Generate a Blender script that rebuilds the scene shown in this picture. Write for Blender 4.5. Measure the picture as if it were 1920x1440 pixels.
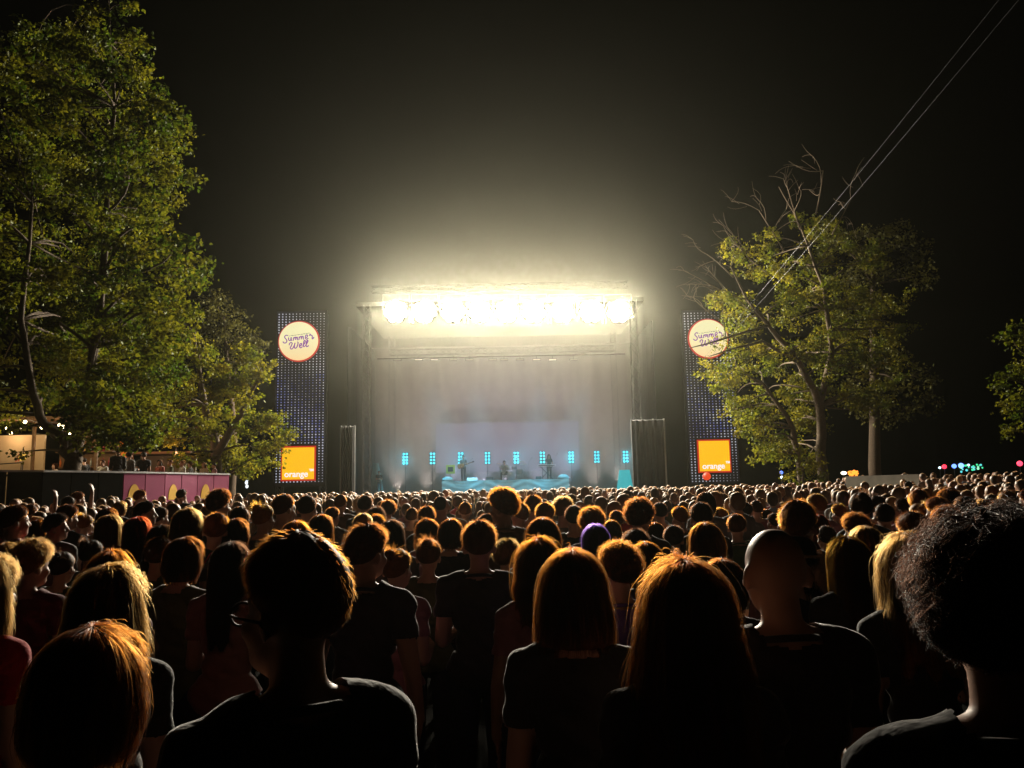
import bpy, bmesh, math, random
import numpy as np
from mathutils import Vector, Matrix

# ------------------------------------------------------------------ scene, camera, sky, exposure
scene = bpy.context.scene
for o in list(bpy.data.objects):
    bpy.data.objects.remove(o, do_unlink=True)
random.seed(7)
RNG = np.random.default_rng(7)
COL = scene.collection
R = math.radians
PI = math.pi

F_PX = 1478.0                      # focal length in photograph pixels (1920 wide)
CAM_H = 1.85
PITCH, ROLL = math.atan(196 / F_PX), R(1.15)
FWD = Vector((0, math.cos(PITCH), math.sin(PITCH)))
UP0 = Vector((0, -math.sin(PITCH), math.cos(PITCH)))
XW = Vector((1, 0, 0))
RIGHT = XW * math.cos(ROLL) - UP0 * math.sin(ROLL)
UPV = XW * math.sin(ROLL) + UP0 * math.cos(ROLL)
CAM = Vector((0, 0, CAM_H))

cam_data = bpy.data.cameras.new('camera')
cam_data.sensor_width = 36
cam_data.lens = 36 * F_PX / 1920
cam_data.clip_start = 0.05
cam_data.clip_end = 500
cam = bpy.data.objects.new('camera', cam_data)
COL.objects.link(cam)
m = Matrix((RIGHT, UPV, -FWD)).transposed().to_4x4()
m.translation = CAM
cam.matrix_world = m
scene.camera = cam

world = bpy.data.worlds.new('World')
scene.world = world
world.use_nodes = True
wn = world.node_tree
sky = wn.nodes.new('ShaderNodeTexSky')
sky.sky_type = 'NISHITA'
sky.sun_disc = False
sky.sun_elevation = R(-8)
sky.sun_rotation = R(200)
bg = wn.nodes['Background']
bg.inputs['Strength'].default_value = 0.01
wn.links.new(sky.outputs[0], bg.inputs['Color'])

scene.view_settings.view_transform = 'Standard'
scene.view_settings.look = 'None'
scene.view_settings.exposure = 0.0
scene.view_settings.gamma = 1.0
scene.view_settings.use_curve_mapping = False
scene.render.engine = 'CYCLES'
cy = scene.cycles
cy.use_denoising = True
try:
    cy.denoiser = 'OPENIMAGEDENOISE'
    cy.denoising_input_passes = 'RGB_ALBEDO_NORMAL'
except Exception:
    pass
cy.max_bounces = 5
cy.diffuse_bounces = 3
cy.glossy_bounces = 1
cy.transmission_bounces = 1
cy.transparent_max_bounces = 6
cy.volume_bounces = 0
cy.volume_step_rate = 1.5
cy.volume_max_steps = 64
cy.sample_clamp_indirect = 3.0
cy.use_light_tree = True
cy.use_adaptive_sampling = True
cy.adaptive_threshold = 0.015
cy.caustics_reflective = False
cy.caustics_refractive = False


def P(px, py, Y):
    """The point of the place that the photograph's pixel (1920 x 1440) shows at distance Y along the field."""
    d = FWD + RIGHT * ((px - 960) / F_PX) + UPV * ((720 - py) / F_PX)
    return CAM + d * (Y / d.y)


# ------------------------------------------------------------------ helpers
def tag(o, label=None, cat=None, group=None, kind=None):
    for k, v in (('label', label), ('category', cat), ('group', group), ('kind', kind)):
        if v:
            o[k] = v
    return o


def link(o, parent=None):
    COL.objects.link(o)
    if parent is not None:
        o.parent = parent
    return o


def empty(name, loc=(0, 0, 0), rz=0.0):
    o = bpy.data.objects.new(name, None)
    o.empty_display_size = 0.2
    o.location = loc
    o.rotation_euler = (0, 0, rz)
    return link(o)


def obj(name, me, mat=None, parent=None, loc=None, rot=None):
    if mat is not None and len(me.materials) == 0:
        me.materials.append(mat)
    o = bpy.data.objects.new(name, me)
    if loc is not None:
        o.location = loc
    if rot is not None:
        o.rotation_euler = rot
    return link(o, parent)


def mesh_np(name, v, f, smooth=False):
    me = bpy.data.meshes.new(name)
    me.from_pydata([tuple(x) for x in v], [], [tuple(int(i) for i in x) for x in f])
    me.update()
    if smooth:
        me.polygons.foreach_set('use_smooth', [True] * len(me.polygons))
    return me


class MB:
    """Collects boxes, tubes, discs into one mesh (of one part)."""
    def __init__(self):
        self.v, self.f = [], []

    def add(self, vs, fs):
        b = len(self.v)
        self.v += [tuple(x) for x in vs]
        self.f += [tuple(i + b for i in f) for f in fs]
        return self

    def box(self, x0, x1, y0, y1, z0, z1):
        return self.add([(x0, y0, z0), (x1, y0, z0), (x1, y1, z0), (x0, y1, z0), (x0, y0, z1), (x1, y0, z1), (x1, y1, z1), (x0, y1, z1)],
                        [(0, 3, 2, 1), (4, 5, 6, 7), (0, 1, 5, 4), (1, 2, 6, 5), (2, 3, 7, 6), (3, 0, 4, 7)])

    def tube(self, pts, rad, n=8, caps=True):
        pts = [Vector(p) for p in pts]
        if not isinstance(rad, (list, tuple)):
            rad = [rad] * len(pts)
        rings, vs, fs = [], [], []
        ref = Vector((0.31, 0.17, 0.93))
        for i, p in enumerate(pts):
            d = (pts[min(i + 1, len(pts) - 1)] - pts[max(i - 1, 0)]).normalized()
            a = d.cross(ref)
            if a.length < 1e-3:
                a = d.cross(Vector((1, 0, 0)))
            a.normalize()
            b = d.cross(a)
            for k in range(n):
                t = 2 * PI * k / n
                vs.append(p + (a * math.cos(t) + b * math.sin(t)) * rad[i])
        for i in range(len(pts) - 1):
            for k in range(n):
                k2 = (k + 1) % n
                fs.append((i * n + k, i * n + k2, (i + 1) * n + k2, (i + 1) * n + k))
        if caps:
            fs.append(tuple(range(n - 1, -1, -1)))
            fs.append(tuple((len(pts) - 1) * n + k for k in range(n)))
        return self.add(vs, fs)

    def cyl(self, p, r, h, n=20, axis='z', r2=None):
        d = {'x': Vector((1, 0, 0)), 'y': Vector((0, 1, 0)), 'z': Vector((0, 0, 1))}[axis]
        p = Vector(p)
        return self.tube([p, p + d * h], [r, r if r2 is None else r2], n)

    def ball(self, c, r, nu=14, nv=9):
        c = Vector(c)
        if not isinstance(r, (list, tuple)):
            r = (r, r, r)
        vs, fs = [], []
        for j in range(nv + 1):
            ph = PI * j / nv
            for i in range(nu):
                th = 2 * PI * i / nu
                vs.append((c.x + r[0] * math.sin(ph) * math.cos(th), c.y + r[1] * math.sin(ph) * math.sin(th), c.z + r[2] * math.cos(ph)))
        for j in range(nv):
            for i in range(nu):
                i2 = (i + 1) % nu
                fs.append((j * nu + i, (j + 1) * nu + i, (j + 1) * nu + i2, j * nu + i2))
        return self.add(vs, fs)

    def mesh(self, name, smooth=False):
        return mesh_np(name, self.v, self.f, smooth)

    def build(self, name, mat, parent=None, smooth=False, loc=None, rot=None):
        return obj(name, self.mesh(name, smooth), mat, parent, loc, rot)


def truss(mb, a, b, w=0.35, r=0.028, step=0.55):
    """Square lattice truss between two points."""
    a, b = Vector(a), Vector(b)
    d = (b - a).normalized()
    s = d.cross(Vector((0, 1, 0)))
    if s.length < 0.1:
        s = d.cross(Vector((1, 0, 0)))
    s.normalize()
    t = d.cross(s)
    cs = [(s * i + t * j) * (w / 2) for i, j in ((-1, -1), (1, -1), (1, 1), (-1, 1))]
    for c in cs:
        mb.tube([a + c, b + c], r, 5)
    n = max(2, int((b - a).length / step))
    for k in range(n):
        p, q = a + (b - a) * (k / n), a + (b - a) * ((k + 1) / n)
        for i in range(4):
            c1, c2 = cs[i], cs[(i + 1) % 4]
            mb.tube([p + c1, q + c2] if k % 2 else [p + c2, q + c1], r * 0.6, 4, False)


# ------------------------------------------------------------------ materials
def new_mat(name):
    mt = bpy.data.materials.new(name)
    mt.use_nodes = True
    nt = mt.node_tree
    return mt, nt, nt.nodes['Principled BSDF']


def pmat(name, col, rough=0.7, metal=0.0, var=0.25, scale=6.0, spec=0.3, bump=0.0, objcol=False, sheen=0.0):
    mt, nt, b = new_mat(name)
    b.inputs['Roughness'].default_value = rough
    b.inputs['Metallic'].default_value = metal
    b.inputs['Specular IOR Level'].default_value = spec
    if sheen:
        b.inputs['Sheen Weight'].default_value = sheen
        b.inputs['Sheen Roughness'].default_value = 0.3
    tc = nt.nodes.new('ShaderNodeTexCoord')
    nz = nt.nodes.new('ShaderNodeTexNoise')
    nz.inputs['Scale'].default_value = scale
    nz.inputs['Detail'].default_value = 4
    nt.links.new(tc.outputs['Object'], nz.inputs['Vector'])
    mr = nt.nodes.new('ShaderNodeMapRange')
    mr.inputs['To Min'].default_value = 1 - var
    mr.inputs['To Max'].default_value = 1 + var
    nt.links.new(nz.outputs[0], mr.inputs['Value'])
    mx = nt.nodes.new('ShaderNodeVectorMath')
    mx.operation = 'SCALE'
    if objcol:
        oi = nt.nodes.new('ShaderNodeObjectInfo')
        nt.links.new(oi.outputs['Color'], mx.inputs[0])
    else:
        mx.inputs[0].default_value = col[:3]
    nt.links.new(mr.outputs[0], mx.inputs['Scale'])
    nt.links.new(mx.outputs[0], b.inputs['Base Color'])
    if bump:
        bp = nt.nodes.new('ShaderNodeBump')
        bp.inputs['Strength'].default_value = bump
        bp.inputs['Distance'].default_value = 0.02
        nt.links.new(nz.outputs[0], bp.inputs['Height'])
        nt.links.new(bp.outputs[0], b.inputs['Normal'])
    return mt


def emat(name, col, strength, light=False):
    mt, nt, b = new_mat(name)
    b.inputs['Base Color'].default_value = (0.02, 0.02, 0.02, 1)
    b.inputs['Emission Color'].default_value = (*col, 1)
    b.inputs['Emission Strength'].default_value = strength
    if not light:
        mt.cycles.emission_sampling = 'NONE'
    return mt


def leafmat(name, c1, c2, trans=0.5):
    mt, nt, b = new_mat(name)
    nt.nodes.remove(b)
    out = nt.nodes['Material Output']
    tc = nt.nodes.new('ShaderNodeTexCoord')
    nz = nt.nodes.new('ShaderNodeTexNoise')
    nz.inputs['Scale'].default_value = 0.9
    nz.inputs['Detail'].default_value = 5
    nt.links.new(tc.outputs['Object'], nz.inputs['Vector'])
    rp = nt.nodes.new('ShaderNodeValToRGB')
    rp.color_ramp.elements[0].position, rp.color_ramp.elements[1].position = 0.38, 0.62
    rp.color_ramp.elements[0].color, rp.color_ramp.elements[1].color = (*c1, 1), (*c2, 1)
    nt.links.new(nz.outputs[0], rp.inputs[0])
    df = nt.nodes.new('ShaderNodeBsdfDiffuse')
    tr = nt.nodes.new('ShaderNodeBsdfTranslucent')
    gl = nt.nodes.new('ShaderNodeBsdfGlossy')
    gl.inputs['Roughness'].default_value = 0.45
    gl.inputs['Color'].default_value = (0.5, 0.55, 0.4, 1)
    mx = nt.nodes.new('ShaderNodeMixShader')
    mx.inputs[0].default_value = trans
    m2 = nt.nodes.new('ShaderNodeMixShader')
    m2.inputs[0].default_value = 0.03
    nt.links.new(rp.outputs[0], df.inputs[0])
    nt.links.new(rp.outputs[0], tr.inputs[0])
    nt.links.new(df.outputs[0], mx.inputs[1])
    nt.links.new(tr.outputs[0], mx.inputs[2])
    nt.links.new(mx.outputs[0], m2.inputs[1])
    nt.links.new(gl.outputs[0], m2.inputs[2])
    nt.links.new(m2.outputs[0], out.inputs[0])
    return mt


M = {}
M['ground'] = pmat('ground', (0.016, 0.016, 0.009), 1.0, var=0.6, scale=1.5, bump=0.6)
M['black'] = pmat('black_paint', (0.015, 0.015, 0.016), 0.6)
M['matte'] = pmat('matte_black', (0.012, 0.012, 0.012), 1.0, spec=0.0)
M['dark_cloth'] = pmat('dark_cloth', (0.03, 0.03, 0.032), 0.9, var=0.4, scale=2)
M['grey_cloth'] = pmat('grey_cloth', (0.16, 0.15, 0.14), 0.9, var=0.4, scale=2)
M['alu'] = pmat('aluminium', (0.35, 0.35, 0.36), 0.45, 0.8)
M['steel'] = pmat('dark_steel', (0.08, 0.08, 0.085), 0.5, 0.6)
M['wood'] = pmat('wood', (0.16, 0.09, 0.045), 0.7, var=0.4, scale=9)
M['bark'] = pmat('bark', (0.09, 0.065, 0.045), 0.95, var=0.5, scale=14, bump=0.8)
M['palebark'] = pmat('pale_bark', (0.12, 0.09, 0.06), 0.95, var=0.4, scale=14, bump=0.8)
M['concrete'] = pmat('concrete', (0.22, 0.2, 0.16), 0.9, var=0.35, scale=3, bump=0.3)
M['cream'] = pmat('cream_board', (0.5, 0.4, 0.27), 0.8, var=0.15, scale=2)
M['magenta'] = pmat('magenta_banner', (0.28, 0.016, 0.1), 0.7, var=0.15, scale=2.0)
M['yellow'] = pmat('yellow_print', (0.75, 0.42, 0.02), 0.6, var=0.1)
M['skirt'] = pmat('riser_cloth', (0.28, 0.48, 0.52), 0.8, var=0.2, scale=4)  # cyan stage light put into the cloth's base colour
M['white'] = pmat('white_plastic', (0.75, 0.75, 0.75), 0.4, var=0.05)
M['brass'] = pmat('cymbal_brass', (0.6, 0.42, 0.15), 0.3, 1.0)
M['drum'] = pmat('drum_shell', (0.3, 0.33, 0.36), 0.3, var=0.1)
M['limebox'] = pmat('lime_case', (0.4, 0.4, 0.06), 0.6)
M['wire'] = pmat('steel_wire', (0.5, 0.47, 0.38), 0.4, 0.3, var=0.05)
M['shirt'] = pmat('shirt_cloth', (0, 0, 0), 0.85, var=0.18, scale=9, objcol=True, sheen=0.55, bump=0.9)
M['trousers'] = pmat('trouser_cloth', (0, 0, 0), 0.9, var=0.25, scale=12, objcol=True)
M['skin'] = pmat('skin', (0, 0, 0), 0.5, var=0.08, scale=14, objcol=True)
M['skin'].node_tree.nodes['Principled BSDF'].inputs['Subsurface Weight'].default_value = 0.0
M['eye'] = pmat('eye', (0.25, 0.22, 0.2), 0.2, var=0.3, scale=60)
M['lip'] = pmat('lip', (0.32, 0.1, 0.09), 0.5)
M['shoe'] = pmat('shoe', (0.05, 0.05, 0.05), 0.6)
M['haircap'] = pmat('hair_mass', (0, 0, 0), 0.6, var=0.5, scale=40, objcol=True, spec=0.25)


def strandmat():
    mt, nt, b = new_mat('hair_strand')
    nt.nodes.remove(b)
    h = nt.nodes.new('ShaderNodeBsdfHairPrincipled')
    h.parametrization = 'COLOR'
    oi = nt.nodes.new('ShaderNodeObjectInfo')
    nt.links.new(oi.outputs['Color'], h.inputs['Color'])
    h.inputs['IOR'].default_value = 1.2
    h.inputs['Roughness'].default_value = 0.3
    h.inputs['Radial Roughness'].default_value = 0.5
    h.inputs['Random Roughness'].default_value = 0.3
    nt.links.new(h.outputs[0], nt.nodes['Material Output'].inputs[0])
    return mt


M['strand'] = strandmat()
M['leaf_a'] = leafmat('leaf_maple', (0.038, 0.066, 0.004), (0.135, 0.125, 0.007), 0.62)
M['leaf_b'] = leafmat('leaf_yellowgreen', (0.085, 0.11, 0.006), (0.19, 0.16, 0.01), 0.6)
M['leaf_c'] = leafmat('leaf_brownish', (0.06, 0.055, 0.015), (0.13, 0.12, 0.02))
WARM = (1.0, 0.89, 0.70)
M['lens'] = emat('blinder_lens', WARM, 60)
M['cyan'] = emat('cyan_lens', (0.06, 0.75, 0.95), 2.2)
M['bulb'] = emat('bulb_glass', (1.0, 0.78, 0.42), 14)

# ------------------------------------------------------------------ lamps of the stage (light and fixture together)
def area_lamp(name, loc, target, power, size, col=WARM, spread=180):
    li = bpy.data.lights.new(name, 'AREA')
    li.shape = 'DISK'
    li.size = size
    li.energy = power
    li.color = col
    li.spread = R(spread)
    o = bpy.data.objects.new(name, li)
    o.location = loc
    o.rotation_euler = (Vector(target) - Vector(loc)).to_track_quat('-Z', 'Y').to_euler()
    return link(o)


def spot_lamp(name, loc, target, power, angle, blend=0.6, col=WARM, rad=0.12):
    li = bpy.data.lights.new(name, 'SPOT')
    li.energy = power
    li.spot_size = R(angle)
    li.spot_blend = blend
    li.color = col
    li.shadow_soft_size = rad
    o = bpy.data.objects.new(name, li)
    o.location = loc
    o.rotation_euler = (Vector(target) - Vector(loc)).to_track_quat('-Z', 'Y').to_euler()
    return link(o)


def point_lamp(name, loc, power, col, rad=0.05):
    li = bpy.data.lights.new(name, 'POINT')
    li.energy = power
    li.color = col
    li.shadow_soft_size = rad
    o = bpy.data.objects.new(name, li)
    o.location = loc
    return link(o)


BLINDER_W = 4800.0
ORD = ['first', 'second', 'third', 'fourth', 'fifth', 'sixth', 'seventh', 'eighth', 'ninth', 'tenth', 'eleventh', 'twelfth']
bx = [742, 796, 849, 899, 950, 1001, 1055, 1108, 1160]


for i, x in enumerate(bx):
    p = P(x, 584, 52.2)
    r = empty('blinder_light', p)
    tag(r, 'blazing white audience blinder on the roof truss, %s from the leafy tree side' % ORD[i], 'stage light', 'white blinders on the roof truss')
    MB().cyl((0, 0, 0), 0.86, 0.25, 40, 'y', 0.7).build('housing', M['black'], r)
    lens = MB().cyl((0, -0.04, 0), 0.235, 0.05, 18, 'y').mesh('lens')
    obj('lens', lens, M['lens'], r)
    for k in range(7):
        obj('lens', lens, M['lens'], r, (0.53 * math.sin(k * 2 * PI / 7), 0, 0.53 * math.cos(k * 2 * PI / 7)))
    MB().tube([(-0.9, 0.1, 0), (-0.9, 0.1, 1.2), (0.9, 0.1, 1.2), (0.9, 0.1, 0)], 0.03, 6).build('yoke', M['steel'], r)
    area_lamp('blinder_lamp', p + Vector((0, -0.12, 0)), (p.x * 0.3, 0, 0), BLINDER_W, 1.45)

# ------------------------------------------------------------------ the setting: ground
def ground_z(x, y):
    def ss(t):
        t = min(1, max(0, t))
        return t * t * (3 - 2 * t)
    return 0.3 * ss((x - 10.5) / 4.5) * ss((y - 10) / 5) * ss((40 - y) / 6)


nx, ny = 90, 80
xs, ys = np.linspace(-75, 75, nx), np.linspace(-14, 88, ny)
gv = [(x, y, ground_z(x, y) + random.uniform(-0.015, 0.015)) for y in ys for x in xs]
gf = [(j * nx + i, j * nx + i + 1, (j + 1) * nx + i + 1, (j + 1) * nx + i) for j in range(ny - 1) for i in range(nx - 1)]
g = obj('ground', mesh_np('ground', gv, gf, True), M['ground'])
tag(g, 'dark trodden festival field under the crowd', kind='structure')

# ------------------------------------------------------------------ stage
XL, XR = P(628, 900, 52).x, P(1258, 900, 52).x
DECK_Z = 1.5
st = empty('concert_stage', ((XL + XR) / 2, 52, 0))
tag(st, 'big open air stage with roof truss and dark backdrop in smoke', 'stage')
W2 = (XR - XL) / 2
MB().box(-W2, W2, 0.6, 13, 0.02, DECK_Z).build('deck', M['black'], st)
MB().box(-W2 - 0.1, W2 + 0.1, 0.42, 0.55, 0.02, DECK_Z - 0.06).build('front_skirt', M['dark_cloth'], st)
# pleated backdrop
vs, fs = [], []
n = 240
for i in range(n + 1):
    x = -W2 + 2 * W2 * i / n
    d = 12.2 + 0.05 * math.sin(i * 0.37)
    vs += [(x, d, DECK_Z + 0.02), (x, d, 13.6)]
for i in range(n):
    fs.append((2 * i, 2 * i + 2, 2 * i + 3, 2 * i + 1))
obj('backdrop', mesh_np('backdrop', vs, fs, True), M['grey_cloth'], st)
# wings of pleated cloth on both sides
for s in (-1, 1):
    vs, fs = [], []
    for i in range(61):
        t = i / 60
        y = 1.5 + 10.5 * t
        x = s * (W2 - 0.5 + 0.08 * math.sin(i * 1.9))
        vs += [(x, y, DECK_Z + 0.02), (x, y, 13.2)]
    for i in range(60):
        fs.append((2 * i, 2 * i + 2, 2 * i + 3, 2 * i + 1))
    obj('side_curtain', mesh_np('side_curtain', vs, fs, True), M['dark_cloth'], st)
MB().box(-W2 + 1.0, W2 - 1.0, 1.6, 13.4, 14.6, 14.9).build('roof', M['matte'], st)
for s in (-1, 1):
    for yy in (0.9, 12.0):
        mb = MB()
        truss(mb, (s * (W2 - 1.9), yy, DECK_Z), (s * (W2 - 1.9), yy, 14.5), 0.45)
        mb.build('truss_leg', M['steel'], st)
lampz = P(950, 560, 52.2).z
for yy, zz in ((0.75, lampz + 0.95), (3.2, P(950, 668, 55.2).z), (9.0, 12.6)):
    mb = MB()
    if yy == 3.2:
        mb.tube([(-W2 + 2.2, yy, zz), (W2 - 2.2, yy, zz)], 0.04, 8)
    else:
        truss(mb, (-W2 + 2.2, yy, zz), (W2 - 2.2, yy, zz), 0.42)
    mb.build('roof_truss', M['matte'], st)
# purple-grey video wall low on the backdrop
vx0, vx1 = P(818, 840, 63.5).x - st.location.x, P(1086, 840, 63.5).x - st.location.x
MB().box(vx0, vx1, 11.4, 11.6, P(950, 884, 63.5).z, P(950, 792, 63.5).z).build('video_wall', emat('video_wall_glow', (0.30, 0.24, 0.42), 0.22), st)

# side stacks: pale vertical cloth columns at both stage corners
def cloth_column(x0, x1, ytop, Y, label):
    a, b = P(x0, 905, Y), P(x1, 905, Y)
    zt = P((x0 + x1) / 2, ytop, Y).z
    r = empty('scaffold_tower', ((a.x + b.x) / 2, Y, 0))
    tag(r, label, 'scaffold')
    w = b.x - a.x
    for i in range(4):
        xx = -w / 2 + w * i / 3
        MB().tube([(xx, 0.4, 0), (xx, 0.4, zt)], 0.06, 8).build('upright', M['alu'], r)
    for k in range(5):
        z = 0.6 + (zt - 0.7) * k / 4
        MB().tube([(-w / 2, 0.48, z), (w / 2, 0.48, z)], 0.035, 6).build('ledger', M['alu'], r)
    vs, fs = [], []
    n = 60
    for i in range(n + 1):
        t = i / n
        vs += [(-w / 2 + w * t, 0.3 + 0.07 * math.sin(t * 34) + 0.03 * math.sin(t * 91), 0.1), (-w / 2 + w * t, 0.3 + 0.07 * math.sin(t * 34), zt - 0.1)]
    for i in range(n):
        fs.append((2 * i, 2 * i + 2, 2 * i + 3, 2 * i + 1))
    obj('scrim', mesh_np('scrim', vs, fs, True), M['dark_cloth'], r)


cloth_column(636, 662, 797, 51.0, 'cloth-covered scaffold column at the stage corner near the leafy tree')
cloth_column(1190, 1252, 784, 51.0, 'wide cloth-covered scaffold column at the stage corner near the sparse tree')

# small bar lights hanging under the second truss
bars = [745, 785, 815, 850, 880, 924, 945, 975, 1006, 1036, 1075]
for i, x in enumerate(bars):
    p = P(x, 675, 55.2)
    r = empty('bar_light', p)
    tag(r, 'small batten light under the inner stage truss, %s from the leafy tree side' % ORD[i], 'stage light', 'batten lights under the inner truss')
    MB().box(-0.3, 0.3, -0.08, 0.08, -0.05, 0.09).build('housing', M['steel'], r)
    MB().box(-0.26, 0.26, -0.1, -0.083, -0.03, 0.05).build('lens', emat('batten_lens', (1.0, 0.9, 0.8), 0.9 if i in (1, 2, 8, 9) else 0.35), r)
    MB().tube([(0, 0, 0.09), (0, 0, 0.3)], 0.02, 5).build('clamp', M['steel'], r)

# added roof washes that brighten the stage smoke (the pale shafts under the blinders)
for x in (725, 790, 870, 950, 1030, 1110, 1175):
    a = P(x, 600, 57.0)
    b = P(955 + (x - 955) * 0.92, 905, 60.5)
    spot_lamp('added_wash_lamp', a, b, 450, 88, 1.0, (1.0, 0.8, 0.62), 0.6)
    r = empty('added_wash_light', a)
    tag(r, 'added wash fixture brightening the stage smoke from above, %s along the truss' % ORD[(725, 790, 870, 950, 1030, 1110, 1175).index(x)], 'stage light', 'added wash fixtures above the stage')
    MB().cyl((0, 0.25, 0.12), 0.16, 0.34, 16, 'z', 0.1).build('housing', M['black'], r)
    MB().tube([(0, 0.25, 0.46), (0, 0.25, 0.9)], 0.025, 6).build('clamp', M['steel'], r)

# added floor uplights along the stage back, washing the backdrop through the smoke
for i, x in enumerate((745, 800, 850, 905, 955, 1010, 1060, 1115, 1165)):
    a = P(x, 912, 60.3)
    a.z = DECK_Z + 0.35
    spot_lamp('added_uplight_lamp', a, (a.x * 0.9, 61.6, 14.0), 1350, 100, 1.0, (1.0, 0.80, 0.70) if i in (0, 1, 7, 8) else (0.80, 0.70, 1.0), 0.3)
    r = empty('added_uplight', (a.x, a.y, DECK_Z))
    tag(r, 'added floor uplight hidden behind the riser, %s from the leafy tree side' % ORD[i], 'stage light', 'added floor uplights behind the riser')
    MB().box(-0.2, 0.2, -0.12, 0.12, 0.0, 0.22).build('housing', M['black'], r)
    MB().box(-0.17, 0.17, -0.1, 0.1, 0.222, 0.24).build('lens', emat('added_uplight_lens', (1.0, 0.85, 0.8), 1.5), r)

# two cool front spots on the roof truss, on the band
for i, x in enumerate((772, 875, 1030, 1132)):
    a = P(x, 612, 50.9)
    spot_lamp('front_spot_lamp', a, P(950 + (x - 950) * 0.52, 900, 54.4), 9500, 19, 0.8, (0.16, 0.72, 1.0), 0.1)
    r = empty('front_spot', a)
    tag(r, 'cool front spotlight under the blinders, %s from the leafy tree side' % ORD[i], 'stage light', 'front spotlights')
    MB().cyl((0, -0.2, 0.14), 0.13, 0.45, 16, 'z', 0.09).build('housing', M['black'], r)
    MB().tube([(0, -0.2, 0.58), (0, 0.6, 1.6)], 0.03, 6).build('arm', M['steel'], r)

# nine cyan lamp panels on stands along the back of the stage
cx9 = [760, 811, 864, 914, 968, 1017, 1071, 1119, 1173]
for i, x in enumerate(cx9):
    p = P(x, 860 - (x - 760) * 0.009, 59.5)
    r = empty('cyan_light_panel', (p.x, p.y, DECK_Z))
    tag(r, 'cyan eight-lamp panel on a stand behind the band, %s from the leafy tree side' % ORD[i], 'stage light', 'cyan lamp panels behind the band')
    h = p.z - DECK_Z
    MB().box(-0.23, 0.23, 0, 0.18, h - 0.48, h + 0.48).build('housing', M['black'], r)
    lens = MB().cyl((0, -0.03, 0), 0.088, 0.04, 14, 'y').mesh('lens')
    for a in (-1, 1):
        for b in range(4):
            obj('lens', lens, M['cyan'], r, (a * 0.115, 0, h + (b - 1.5) * 0.235))
    MB().tube([(0, 0.09, 0.02), (0, 0.09, h - 0.48)], 0.03, 8).cyl((0, 0.09, 0.0), 0.3, 0.03, 16).build('stand', M['steel'], r)
    if i % 2 == 0:
        spot_lamp('cyan_lamp', p + Vector((0, -0.2, 0)), p + Vector((0, -8, -1.6)), 260, 120, 1.0, (0.1, 0.75, 1.0), 0.2)

# draped riser
ra, rb = P(829, 918, 54.0), P(1067, 914, 54.0)
rz0, rz1 = DECK_Z, P(950, 900, 54.0).z
RX = (ra.x + rb.x) / 2
RW = (rb.x - ra.x) / 2
rs = empty('band_riser', (RX, 54.0, rz0))
tag(rs, 'low band riser draped in swagged cloth coloured as under cyan light', 'riser')
RH = max(0.55, rz1 - rz0)
MB().box(-RW, RW, 0.05, 3.6, 0.0, RH).build('platform', M['black'], rs)
for k in range(3):   # swags
    vs, fs = [], []
    n, q = 40, 14
    w = 2 * RW / 3
    for j in range(q + 1):
        for i in range(n + 1):
            t = i / n
            x = -RW + w * (k + t)
            sag = math.sin(PI * t)
            z = RH - (RH - 0.02) * (j / q)
            fold = 0.014 * math.sin((j / q) * 13 - 6.0 * sag) * (0.4 + sag * 0.6) + 0.05 * (1 - sag)
            vs.append((x, -0.05 - abs(fold), z + 0.02 * math.sin(9 * t)))
    for j in range(q):
        for i in range(n):
            a = j * (n + 1) + i
            fs.append((a, a + n + 1, a + n + 2, a + 1))
    obj('swag', mesh_np('swag', vs, fs, True), M['skirt'], rs)
for s in (-1, 1):
    mb = MB()
    mb.ball((s * (RW - 0.35), 0.4, RH + 0.08), (0.4, 0.3, 0.24), 16, 10)
    mb.build('draped_corner', M['skirt'], rs, True)

# teal glowing floor cone and cyan-lit screen flat at the sides
p = P(1172, 915, 55)
r = empty('floor_lamp', (p.x, p.y, DECK_Z))
tag(r, 'teal glowing floor cone lamp at the side of the stage', 'stage light')
MB().cyl((0, 0, 0.02), 0.6, 1.45, 24, 'z', 0.36).build('shade', emat('teal_glow', (0.03, 0.55, 0.6), 0.75), r)
MB().cyl((0, 0, 0), 0.66, 0.02, 24).build('base', M['black'], r)
p = P(705, 915, 56)
r = empty('cloth_flat', (p.x, p.y, DECK_Z))
tag(r, 'pale cyan-lit cloth cone standing on the side of the stage', 'stage prop')
MB().cyl((0, 0, 0.02), 0.6, 2.3, 20, 'z', 0.16).build('cloth', M['skirt'], r, True)
spot_lamp('cyan_flat_lamp', Vector((p.x + 1.6, p.y - 2.0, DECK_Z + 0.2)), (p.x, p.y, DECK_Z + 1.2), 120, 60, 0.8, (0.15, 0.8, 1.0))
r = empty('floor_spot', (p.x + 1.6, p.y - 2.0, DECK_Z))
tag(r, 'tiny green floor spotlight near the front edge of the stage', 'stage light')
MB().cyl((0, 0.05, 0.0), 0.16, 0.2, 14).build('housing', M['black'], r)
MB().ball((0, -0.12, 0.12), 0.07).build('lens', emat('green_lens', (0.15, 0.9, 0.5), 1.5), r)

# keyboard on stand
RZ = DECK_Z + RH
kx = P(1025, 885, 55.6)
r = empty('keyboard', (kx.x, 55.6, RZ))
tag(r, 'white keyboard on a crossed stand on the riser', 'keyboard')
MB().box(-0.62, 0.62, -0.17, 0.17, 0.92, 1.04).build('body', M['white'], r)
MB().box(-0.58, 0.58, -0.19, -0.172, 0.94, 1.0).build('key_row', M['black'], r)
for s in (-1, 1):
    MB().tube([(s * 0.45, -0.15, 0), (-s * 0.45, 0.15, 0.92)], 0.025, 6).build('leg', M['steel'], r)
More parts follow.
